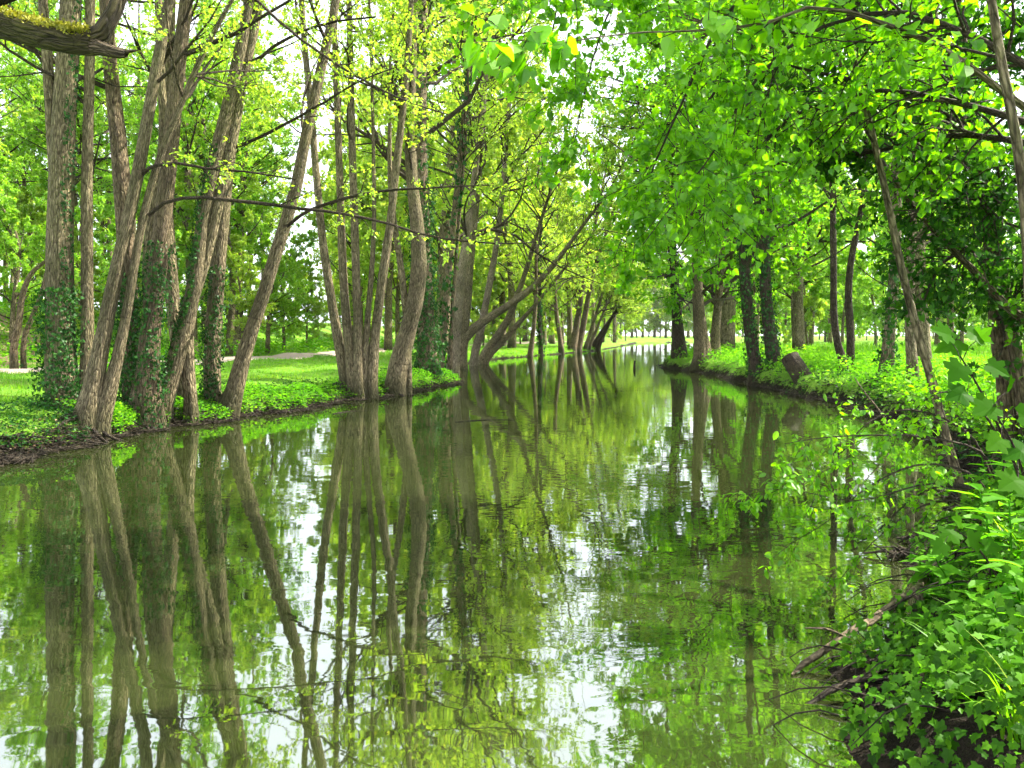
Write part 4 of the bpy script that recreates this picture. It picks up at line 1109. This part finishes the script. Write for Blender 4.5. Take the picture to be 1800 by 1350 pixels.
for P, R in limbs_set(lspecs, r, 0.5):
    tube_obj('branch', tubes(P, R, 6, r, 0.05), M['twig'], elm)
    P2, R2, l2 = children(P[None], R[None], 18, 0.25, 1.0, 0.42, 45, -0.04, 0.18, 5, r, rr=0.5)
    P3, R3, l3 = children(P2, R2, 3, 0.15, 0.9, l2 * 0.5, 45, -0.04, 0.2, 4, r, rr=0.6)
    tw += [tubes(P2, np.maximum(R2, 0.0016), 4), tubes(P3, np.maximum(R3, 0.0012), 3)]
    lv += [leaves_on(P2, 6, r, 0.05, 0.1, 0.012, -0.35, 0.5), leaves_on(P3, 4, r, 0.045, 0.1, 0.012, -0.35, 0.5)]
tube_obj('twigs', join(tw), M['twig'], elm, 'stuff')
add_leaves(elm, *cat(*lv), OVAL, M['leaf_lime'], r, singles=300, name='foliage', tkey='elm')

# maple saplings with big lobed leaves
def maple(label, stem_px, d, leaves_px, rng, size=0.15):
    P = np.array([at(px, py, dd) for px, py, dd in stem_px])
    g = float(height(P[0][0], P[0][1]))
    P = np.concatenate([[[P[0][0] + 0.05, P[0][1], g - 0.05]], P]) if P[0][2] > g else P
    root = thing('maple_sapling', P[0], label, 'sapling', 'maple saplings on the near bank')
    P, R = resample(P, 20, np.linspace(0.009, 0.003, len(P)))
    tube_obj('stem', tubes(P, R, 6), M['twig'], root)
    pos, dv, nv, sz = [], [], [], []
    for px, py, dd, ang, s in leaves_px:
        c = at(px, py, dd)
        a = math.radians(ang)
        dv.append((math.cos(a), rng.uniform(-0.5, -0.1), math.sin(a) * 0.75)); nv.append((rng.normal(0, .25), -0.75 + rng.normal(0, .2), 0.7)); sz.append(s * 0.62)
        pos.append(c)
        k = int(np.argmin(np.linalg.norm(P - c, axis=1)))
        st_ = tube_obj('leaf_stalk', tubes(*resample(np.array([P[k], (P[k] + c) / 2 + (0, 0, 0.015), c]), 5, [0.0022, 0.0018, 0.0016]), 4), M['twig'], root)
        add_leaves(st_, np.array(pos[-1:]) - offset(root), np.array(dv[-1:]), np.array(nv[-1:]), np.array(sz[-1:]), MAPLE, M['leaf_maple'], rng, singles=1, tkey='maple', anyway=True)
r = G(66)
maple('maple sapling whose large lobed leaves stand in front of the meadow', [(1810, 900, 3.3), (1760, 760, 3.2), (1720, 680, 3.15), (1675, 605, 3.1)], 3.2,
      [(1690, 600, 3.1, 200, .17), (1672, 590, 3.05, 160, .15), (1700, 585, 3.1, -20, .16), (1690, 640, 3.0, 230, .16), (1735, 640, 3.1, -40, .14), (1700, 690, 3.1, 190, .16), (1735, 700, 3.1, 240, .15), (1715, 600, 3.1, 60, .12)], r)
maple('maple sapling with big lobed leaves drooping beside the dark bank', [(1840, 1000, 2.9), (1810, 880, 2.9), (1780, 780, 2.85), (1745, 720, 2.85)], 2.9,
      [(1750, 715, 2.85, 200, .15), (1790, 730, 2.85, -10, .17), (1760, 770, 2.8, 215, .14), (1805, 790, 2.85, 190, .17), (1790, 840, 2.75, 205, .16), (1830, 860, 2.75, 180, .17), (1770, 690, 2.9, 90, .12)], r)
maple('low maple seedling with toothed leaves above the fallen branch', [(1760, 1030, 3.9), (1715, 960, 3.9), (1680, 930, 3.9)], 3.9,
      [(1680, 935, 3.85, 195, .17), (1700, 945, 3.85, -30, .16), (1660, 955, 3.8, 220, .14), (1690, 920, 3.9, 140, .12), (1730, 960, 3.8, 0, .14)], r, 0.15)

# ivy mat draped over the near bank
r = G(67)
def near_bank_points(n, d0, d1, ymin, ymax, rng):
    out = []
    while sum(map(len, out)) < n:
        y = rng.uniform(ymin, ymax, n * 4); x = rng.uniform(0.8, 6.5, n * 4)
        d = shore_distance(x, y)
        m = (d > d0) & (d < d1)
        out.append(np.stack([x[m], y[m], height(x[m], y[m])], 1))
    return np.concatenate(out)[:n]
p = near_bank_points(7000, 0.02, 1.4, 2.4, 6.2, r)
p[:, 2] = np.maximum(p[:, 2], 0.0) + 0.05 + np.abs(r.normal(0, 0.1, len(p))) + 0.1 * smooth01((shore_distance(p[:, 0], p[:, 1]) - 0.1) / 0.5)
ivy = thing('ivy_mat', (2.6, 4.0, float(height(2.6, 4.0))), 'mat of dark green ivy draped over the near bank above the roots', 'ivy')
n = len(p)
add_leaves(ivy, p, unit(np.stack([-np.ones(n) * 0.8, -0.4 * np.ones(n), -0.6 * np.ones(n)], 1) + r.normal(size=(n, 3)) * 0.5), unit(np.stack([-0.5 * np.ones(n), -0.35 * np.ones(n), np.ones(n)], 1) + r.normal(size=(n, 3)) * 0.35),
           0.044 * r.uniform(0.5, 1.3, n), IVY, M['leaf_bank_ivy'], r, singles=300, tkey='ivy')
P = near_bank_points(60, 0.0, 1.0, 2.6, 6.0, r)
tw = []
for q in P:
    a = r.uniform(2.5, 4.5); l = r.uniform(0.3, 0.8)
    pts = np.array([q + (0, 0, 0.05), q + (math.cos(a) * l * .5, math.sin(a) * l * .5, 0.06), q + (math.cos(a) * l, math.sin(a) * l, -0.12)])
    tw.append(tubes(*resample(pts, 6, [0.005, 0.004, 0.002]), 4))
tube_obj('creeping_stems', join(tw), M['wet_root'], ivy, 'stuff')

# upright plants on the near bank: each one a plant with its own leaves
def herb(label, x, y, hgt, n, size, rng, tmpl=LANCE, mat='leaf_nettle', lean=(0, 0), group='leafy plants on the near bank', tk='lance', name='leafy_plant'):
    z = float(height(x, y))
    root = thing(name, (x, y, z), label, 'plant', group)
    top = np.array([x + lean[0], y + lean[1], z + hgt])
    P, R = resample(np.array([(x, y, z - 0.03), (x + lean[0] * .3, y + lean[1] * .3, z + hgt * .55), top]), 10, [0.006, 0.005, 0.003])
    tube_obj('stem', tubes(P, R, 5), M['leaf_herb'], root)
    t = np.linspace(0.25, 1.0, n)
    i = np.minimum((t * 9).astype(int), 8)
    pos = P[i] + (P[i + 1] - P[i]) * (t * 9 - i)[:, None]
    a = np.arange(n) * 2.4 + rng.uniform(0, 6)
    dv = np.stack([np.cos(a), np.sin(a), 0.35 * t - 0.1 + rng.normal(0, .1, n)], 1)
    nv = np.stack([-0.3 * np.cos(a), -0.3 * np.sin(a), np.ones(n)], 1) + rng.normal(size=(n, 3)) * 0.15
    add_leaves(root, pos, dv, nv, size * (1.1 - 0.45 * np.abs(t - 0.55)) * rng.uniform(0.85, 1.15, n), tmpl, M[mat], rng, singles=n, tkey=tk)
r = G(68)
for lab, px, d, hgt, n, s, lean in [
    ('tallest glossy plant with pale narrow leaves at the frame edge', 1780, 3.9, 0.62, 18, 0.19, (-0.05, -0.05)),
    ('glossy narrow-leaved plant leaning towards the fallen branch', 1690, 4.1, 0.42, 16, 0.16, (-0.16, -0.05)),
    ('bright rosette of long leaves just above the ivy mat', 1720, 3.7, 0.36, 16, 0.17, (-0.08, -0.06)),
    ('narrow-leaved plant at the frame edge below the tallest one', 1795, 3.5, 0.42, 16, 0.17, (-0.05, -0.1)),
    ('short narrow-leaved plant between the ivy mat and the bright grass', 1750, 3.3, 0.3, 14, 0.14, (-0.05, -0.08)),
    ('dim plant in the shade behind the tallest glossy plant', 1800, 4.6, 0.5, 16, 0.17, (-0.05, 0)),
    ('plant of upright leaves behind the low maple seedling', 1740, 4.9, 0.45, 14, 0.15, (-0.05, 0)),
    ('pale-tipped plant between the tallest glossy plant and the maple seedling', 1745, 4.2, 0.5, 18, 0.17, (-0.1, -0.05)),
    ('leafy plant hanging over the upper end of the fallen branch', 1640, 4.7, 0.34, 16, 0.14, (-0.15, -0.1)),
    ('low leafy plant at the crest of the ivy mat', 1660, 3.8, 0.26, 16, 0.13, (-0.12, -0.08)),
    ('leafy plant against the frame edge level with the ivy crest', 1800, 3.7, 0.4, 18, 0.18, (-0.1, -0.05)),
    ('small leafy plant beside the arching grass', 1720, 3.45, 0.24, 14, 0.12, (-0.1, -0.08)),
    ('leafy plant in the corner behind the sprawling grass', 1800, 3.1, 0.26, 14, 0.14, (-0.08, -0.1))]:
    herb(lab, (px - 900) / F * d, d, hgt, n, s, r, lean=lean)
for lab, px, d, hgt, n, s in [('broad oval-leaved dock at the bottom corner', 1770, 2.9, 0.2, 9, 0.13), ('dock with drooping oval leaves over the dark hollow', 1700, 3.2, 0.26, 9, 0.14), ('broad-leaved dock above the fallen branch', 1665, 4.5, 0.35, 9, 0.2)]:
    herb(lab, (px - 900) / F * d, d, hgt, n, s, r, tmpl=OVAL, mat='leaf_herb', tk='dock', name='dock_plant')

def grass_tuft(label, x, y, n, L, rng, name='grass_tuft', group='bright grass tufts on the near bank'):
    z = float(height(x, y))
    root = thing(name, (x, y, z), label, 'grass', group)
    for k in range(n):
        a = rng.uniform(0, 6.28); l = L * rng.uniform(0.6, 1.2); out = rng.uniform(0.35, 0.9)
        dx, dy = math.cos(a), math.sin(a)
        w = 0.006 * rng.uniform(0.7, 1.3)
        V = []
        for q in range(6):
            s = q / 5
            c = np.array([dx * l * out * s ** 1.5, dy * l * out * s ** 1.5, l * (s - 0.5 * out * s ** 2.4)])
            c[:2] += rng.normal(0, 0.002, 2)
            ww = w * (1 - s ** 2) + 0.0004
            V += [c + (-dy * ww, dx * ww, 0), c + (dy * ww, -dx * ww, 0)]
        V = np.array(V) + np.array([rng.normal(0, .03), rng.normal(0, .03), 0])
        fc = np.array([(2 * q, 2 * q + 1, 2 * q + 3, 2 * q + 2) for q in range(5)])
        link('blade', make_mesh('blade', V, [fc], {'rnd': np.full(len(V), rng.uniform(0.3, 0.9))}), M['grass_blade'], root)
r = G(69)
for lab, px, d, n, L in [('sprawling bright grass at the bottom corner of the near bank', 1790, 2.75, 34, 0.42), ('long arching grass over the ivy mat', 1745, 3.55, 34, 0.38), ('grass tuft among the glossy plants', 1790, 4.2, 30, 0.42), ('fine grass above the dark hollow', 1700, 3.4, 26, 0.3)]:
    grass_tuft(lab, (px - 900) / F * d, d, n, L, r)

# cut log leaning on the wooded point
r = G(70)
def cut_log():
    a, b = at(1425, 690, 24.0), at(1388, 628, 24.6)
    P, R = resample(np.array([a, (a + b) / 2 + (0, 0, 0.03), b]), 14, [0.33, 0.30, 0.29])
    root = thing('cut_log', a, 'fat sawn log tipped against the bank beside the dark twin trunks', 'log')
    tube_obj('bark', tubes(P, R, 18, r, 0.05), M['bark_dark'], root)
    for end, nb in ((-1, -2), (0, 1)):
        ax = unit(P[end] - P[nb])
        u = unit(np.cross(ax, (0, 0, 1.0))); w = np.cross(ax, u)
        th = np.arange(24) / 24 * 6.2832
        ring = [P[end] + ax * 0.02 + (np.cos(th)[:, None] * u + np.sin(th)[:, None] * w) * R[end] * q for q in (0.97, 0.5)]
        V = np.concatenate(ring + [[P[end] + ax * 0.03]]) - offset(root)
        i = np.arange(24); j = (i + 1) % 24
        f4 = np.stack([i, j, j + 24, i + 24], 1); f3 = np.stack([i + 24, j + 24, np.full(24, 48)], 1)
        bk = np.concatenate(ring + [[P[end]]])
        link('sawn_face', make_mesh('sawn_face', V, [f4, f3], {'bark_co': bk}), M['dead_wood'], root)
cut_log()

# mossy bough entering at the top left, from a tree standing beside the frame
r = G(71)
tb = np.array([-5.6, 5.4, float(height(-5.6, 5.4))])
ms = thing('mossy_tree', tb, 'tree with a thick mossy bough ending in a broken stub at the upper corner', 'tree')
P, R = resample(np.array([tb + (0, 0, -0.3), tb + (0, 0, 2), tb + (-0.1, 0, 3.6), tb + (-0.2, 0.1, 7), tb + (-0.1, 0.2, 11)]), 24, [0.32, 0.26, 0.24, 0.17, 0.07])
stem_obj(ms, P, R, M['bark_mossy'], r)
B = np.array([tb + (0, 0, 3.7), at(-120, 10, 5.25), at(0, 42, 5.1), at(70, 62, 5.0), at(130, 76, 4.95), at(165, 78, 4.95)])
P, R = resample(B, 22, [0.16, 0.1, 0.085, 0.078, 0.072, 0.07])
tube_obj('bough', tubes(P, R, 14, r, 0.1), M['bark_mossy'], ms)
P, R = resample(np.array([at(150, 78, 4.95), at(185, 86, 4.93), at(212, 93, 4.92), at(222, 94, 4.92)]), 10, [0.06, 0.042, 0.034, 0.026])
tube_obj('broken_stub', tubes(P, R, 10, r, 0.1), M['dead_wood'], ms)
P, R = resample(np.array([at(212, 92, 4.92), at(232, 90, 4.92), at(244, 88, 4.9)]), 6, [0.018, 0.01, 0.002])
tube_obj('splinter', tubes(P, R, 5), M['dead_wood'], ms)
P, R = resample(np.array([at(140, 76, 4.95), at(172, 66, 4.95), at(192, 38, 4.96), at(208, 5, 4.98), at(224, -60, 5.0), at(240, -200, 5.1), at(230, -500, 5.2)]), 16, [0.075, 0.062, 0.05, 0.045, 0.04, 0.03, 0.01])
tube_obj('upturned_branch', tubes(P, R, 12, r, 0.08), M['bark_mossy'], ms)
P, R = resample(np.array([tb + (-0.1, 0, 4.2), at(-60, -40, 5.3), at(5, 8, 5.2), at(30, -10, 5.2), at(60, -80, 5.2)]), 12, [0.1, 0.07, 0.05, 0.045, 0.03])
tube_obj('upper_branch', tubes(P, R, 10, r, 0.08), M['bark_dark'], ms)
# moss cushions along the top of the bough
def moss(P0, P1, n):
    t = r.uniform(0, 1, n)
    i = t * (len(B) - 2) + 1
    k = np.minimum(i.astype(int), len(B) - 2); w = (i - k)[:, None]
    c = B[k] * (1 - w) + B[k + 1] * w
    c = c + np.stack([r.normal(0, .01, n), r.normal(0, .042, n), 0.062 + r.normal(0, .016, n)], 1)
    add_leaves(ms, c, unit(np.array([0, 0, 1.0]) + r.normal(size=(n, 3)) * 0.7), unit(r.normal(size=(n, 3))), r.uniform(0.012, 0.03, n), QUAD, MOSS, r, name='moss')
MOSS = leaf_mat('moss', [(0, (0.12, 0.13, 0.01)), (1, (0.34, 0.33, 0.03))], tfac=0.25, gloss=0.02)
moss(0, 1, 7000)
tg, lv = crown_for([resample(np.array([tb + (0, 0, 6), tb + (-0.1, 0.2, 11)]), 10, [0.17, 0.07])], r, 6, 10, 2.4, ls=0.09)
tube_obj('twigs', tg, M['twig'], ms, 'stuff')
add_leaves(ms, *lv, QUAD, M['leaf_spring'], r, name='crown')

# crooked sapling on the earth slope, pale stick leaning in the inlet, stake in open water
r = G(76)
t, st = big_tree('young_tree', 'crooked brown sapling on the bare earth slope beyond the path', [25.0, 25.3], [
    [(24, 612, 13), (34, 570, 11), (40, 520, 10), (56, 480, 8), (84, 455, 6), (110, 420, 4)],
    [(44, 588, 9), (58, 550, 8), (74, 510, 7), (84, 470, 5), (96, 430, 3)]], r, bark='bark_red', extend=1.5, zlo=3.2, n1=8, L1=1.4, leafm='leaf_wood', ls=0.1, seg=8)
plain_limb('leaning_stick', 'thin pale dead stick leaning out of the dark inlet bank', 'stick', [(1572, 765, 2.5, 13.0), (1548, 725, 3, 13.2), (1520, 690, 2.6, 13.4), (1502, 664, 1.6, 13.5)], M['dead_wood'], r, seg=6)
plain_limb('water_stake', 'short dark stake standing in open water off the wooded point', 'stake', [(1115, 652, 4, 41.0), (1115, 645, 4, 41.0), (1116, 634, 3, 41.0)], M['wet_root'], r, seg=6)

# floating sticks
r = G(72)
for lab, a, b, w in [('thin stick floating before the coppiced clump', (585, 728), (650, 722), 4), ('thin stick afloat in open water off the cove', (800, 742), (905, 738), 3)]:
    pts = []
    for (px, py) in (a, ((a[0] + b[0]) / 2, (a[1] + b[1]) / 2 - 1.5), b):
        d = F * H / (py - HORIZON); q = at(px, py, d); q[2] = 0.01; pts.append(q)
    root = thing('floating_stick', pts[0], lab, 'stick', 'sticks afloat on the river')
    P, R = resample(np.array(pts), 10, [0.008, 0.01, 0.004])
    tube_obj('stick', tubes(P, R, 6, r, 0.1), M['wet_root'], root)

# ------------------------------------------------------------------ ground cover (uncountable)
def scatter(n, d0, d1, ymin, ymax, side, rng, wedge=0.78, near_bias=True):
    """Random land points between shore distances d0..d1 on the given bank, thinning out with distance."""
    X, Y = [], []
    got = 0
    while got < n:
        y = np.exp(rng.uniform(math.log(ymin), math.log(ymax), n * 2)) if near_bias else rng.uniform(ymin, ymax, n * 2)
        x = rng.uniform(-wedge, wedge, n * 2) * (y + 2)
        d = shore_distance(x, y)
        rb = x > np.interp(y, [0, 5, 10, 40, 60, 100, 150], [0, 0, 1, 3, 5, 20, 60])
        m = (d > d0) & (d < d1) & (rb if side == 'right' else ~rb)
        X.append(x[m]); Y.append(y[m]); got += m.sum()
        if len(X) > 40: break
    x, y = np.concatenate(X)[:n], np.concatenate(Y)[:n]
    k = np.hypot(x - 8.9, y - 23.6) > 0.8             # the log's own bare spot
    return x[k], y[k]

def patchy(x, y):
    return np.clip(0.5 + 0.35 * np.sin(x * 0.8 + 1.7 * np.sin(y * 0.31)) + 0.35 * np.sin(y * 0.9 + 1.3 * np.sin(x * 0.6)), 0, 1)

def blades(name, label, n, d0, d1, ymin, ymax, side, rng, hgt, wid, matn='grass_blade'):
    x, y = scatter(n, d0, d1, ymin, ymax, side, rng)
    if side == 'left':
        k = path_distance(x, y) > 1.6
        k &= ~((x < -17) & (x > -27) & (y > 20) & (y < 40) & (rng.uniform(size=len(x)) < 0.55))
        x, y = x[k], y[k]
    n = len(x)
    z = height(x, y) - 0.01
    sc = (0.55 + y / 45.0)
    a = rng.uniform(0, 6.28, n); l = hgt * rng.uniform(0.5, 1.3, n) * np.minimum(0.8 + y / 80, 1.8); w = wid * sc * rng.uniform(0.7, 1.3, n)
    b = np.stack([x, y, z], 1)
    sd_ = np.stack([np.cos(a), np.sin(a), np.zeros(n)], 1) * w[:, None]
    lean = np.stack([-np.sin(a), np.cos(a), np.zeros(n)], 1) * (l * rng.uniform(0.1, 0.7, n))[:, None]
    up = np.array([0, 0, 1.0]) * l[:, None]
    V = np.stack([b - sd_, b + sd_, b + sd_ * 0.7 + lean * 0.35 + up * 0.6, b - sd_ * 0.7 + lean * 0.35 + up * 0.6, b + lean + up], 1).reshape(-1, 3)
    k = (np.arange(n) * 5)[:, None]
    o = link(name, make_mesh(name, V, [k + np.array([[0, 1, 2, 3]]), k + np.array([[3, 2, 4]])], {'rnd': np.repeat(np.clip(0.55 * rng.uniform(0, 1, n) + 0.45 * patchy(x, y), 0, 1), 5)}), M[matn], None, 'stuff')
    tag(o, label)
r = G(80)
blades('lawn_grass', 'short bright grass between the river and the footpath', 52000, 0.25, 60, 11, 90, 'left', r, 0.09, 0.009)
blades('meadow_grass', 'taller bright grass of the meadow on the wooded point', 36000, 0.5, 60, 14, 90, 'right', r, 0.22, 0.009)

def herbs(name, label, n, d0, d1, ymin, ymax, side, rng, hgt, size, matn, tmpl=QUAD):
    x, y = scatter(n, d0, d1, ymin, ymax, side, rng)
    if side == 'left':
        k = path_distance(x, y) > 2.2; x, y = x[k], y[k]
    n = len(x)
    lump = 0.5 + 0.5 * np.sin(x * 2.3 + 0.5 * np.sin(y * 1.9)) * np.sin(y * 1.7 + x)
    z = np.maximum(height(x, y), 0.0) + rng.uniform(0, 1, n) ** 0.7 * hgt * (0.35 + lump)
    a = rng.uniform(0, 6.28, n)
    dv = np.stack([np.cos(a), np.sin(a), rng.normal(0.05, 0.35, n)], 1)
    nv = unit(np.array([0, 0, 1.0]) + rng.normal(size=(n, 3)) * 0.5)
    o = add_leaves(None, np.stack([x, y, z], 1), dv, nv, size * rng.uniform(0.5, 1.4, n) * (0.7 + y / 60), tmpl, M[matn], rng, name=name, bias=(patchy(x * 1.7, y * 1.7) - 0.5) * 0.7)
    tag(o, label)
herbs('bank_herbs', 'low leafy herbs lining the path-side bank', 22000, 0.06, 0.95, 13, 95, 'left', r, 0.24, 0.06, 'leaf_herb')
herbs('bank_ivy', 'dark ivy creeping over the path-side bank', 10000, 0.08, 1.5, 9, 26, 'left', r, 0.17, 0.06, 'leaf_ivy')
herbs('point_herbs', 'leafy herbs covering the edge of the wooded point', 34000, 0.2, 3.5, 9, 60, 'right', r, 0.5, 0.08, 'leaf_herb')
herbs('near_bank_herbs', 'mixed small leaves crowding the near bank', 9000, 0.3, 5.0, 3.0, 14, 'right', r, 0.3, 0.06, 'leaf_herb')
herbs('inlet_ivy', 'dark leaves hanging over the edge of the inlet', 6000, 0.0, 1.2, 7, 30, 'right', r, 0.2, 0.075, 'leaf_ivy')
herbs('wood_edge_herbs', 'tall leafy growth along the foot of the wood', 26000, 9, 60, 24, 90, 'left', r, 0.7, 0.13, 'leaf_herb')

def debris(name, label, n, ymin, ymax, side, rng):
    x, y = scatter(n, -0.12, 0.4, ymin, ymax, side, rng)
    n = len(x)
    z = np.maximum(height(x, y), 0.0) + 0.02
    a = rng.uniform(0, 6.28, n); l = rng.uniform(0.08, 0.4, n)
    c = np.stack([x, y, z], 1)
    dv = np.stack([np.cos(a) * l, np.sin(a) * l, rng.normal(0, .12, n) * l + 0.02], 1)
    P = np.stack([c - dv * 0.5, c + rng.normal(size=(n, 3)) * 0.015 + (0, 0, 0.02), c + dv * 0.5], 1)
    R = (rng.uniform(0.004, 0.014, n) * (0.8 + y / 60))[:, None] * np.array([1, 0.9, 0.5])[None]
    o = tube_obj(name, tubes(P, R, 4), M['wet_root'], None, 'stuff')
    tag(o, label)
debris('bank_twigs', 'tangle of dead twigs and fine roots along the waterline of the path-side bank', 3400, 8, 60, 'left', r)
debris('inlet_twigs', 'tangle of dark roots along the waterline of the wooded point', 1800, 6, 50, 'right', r)
herbs('leaf_litter', 'brown dead leaves caught along the path-side waterline', 2500, 0.05, 0.8, 9, 60, 'left', r, 0.05, 0.05, 'litter')

# ------------------------------------------------------------------ the bright air under the trees
def build_haze():
    x0, x1, y0, y1, z0, z1 = -360, 360, -62, 345, -3, 46
    V = np.array([(x, y, z) for z in (z0, z1) for y in (y0, y1) for x in (x0, x1)], float)
    fc = np.array([(0, 2, 3, 1), (4, 5, 7, 6), (0, 1, 5, 4), (2, 6, 7, 3), (0, 4, 6, 2), (1, 3, 7, 5)])
    m = bpy.data.materials.new('haze'); m.use_nodes = True
    nt = m.node_tree; nt.nodes.clear()
    out = nt.nodes.new('ShaderNodeOutputMaterial')
    v = nt.nodes.new('ShaderNodeVolumePrincipled')
    v.inputs['Color'].default_value = (0.96, 0.98, 0.92, 1)
    v.inputs['Density'].default_value = 0.00014
    v.inputs['Anisotropy'].default_value = 0.2
    nt.links.new(v.outputs[0], out.inputs['Volume'])
    o = link('haze', make_mesh('haze', V, [fc], smooth=False), m, None, 'stuff')
    tag(o, 'thin bright haze in the air under the trees')
build_haze()
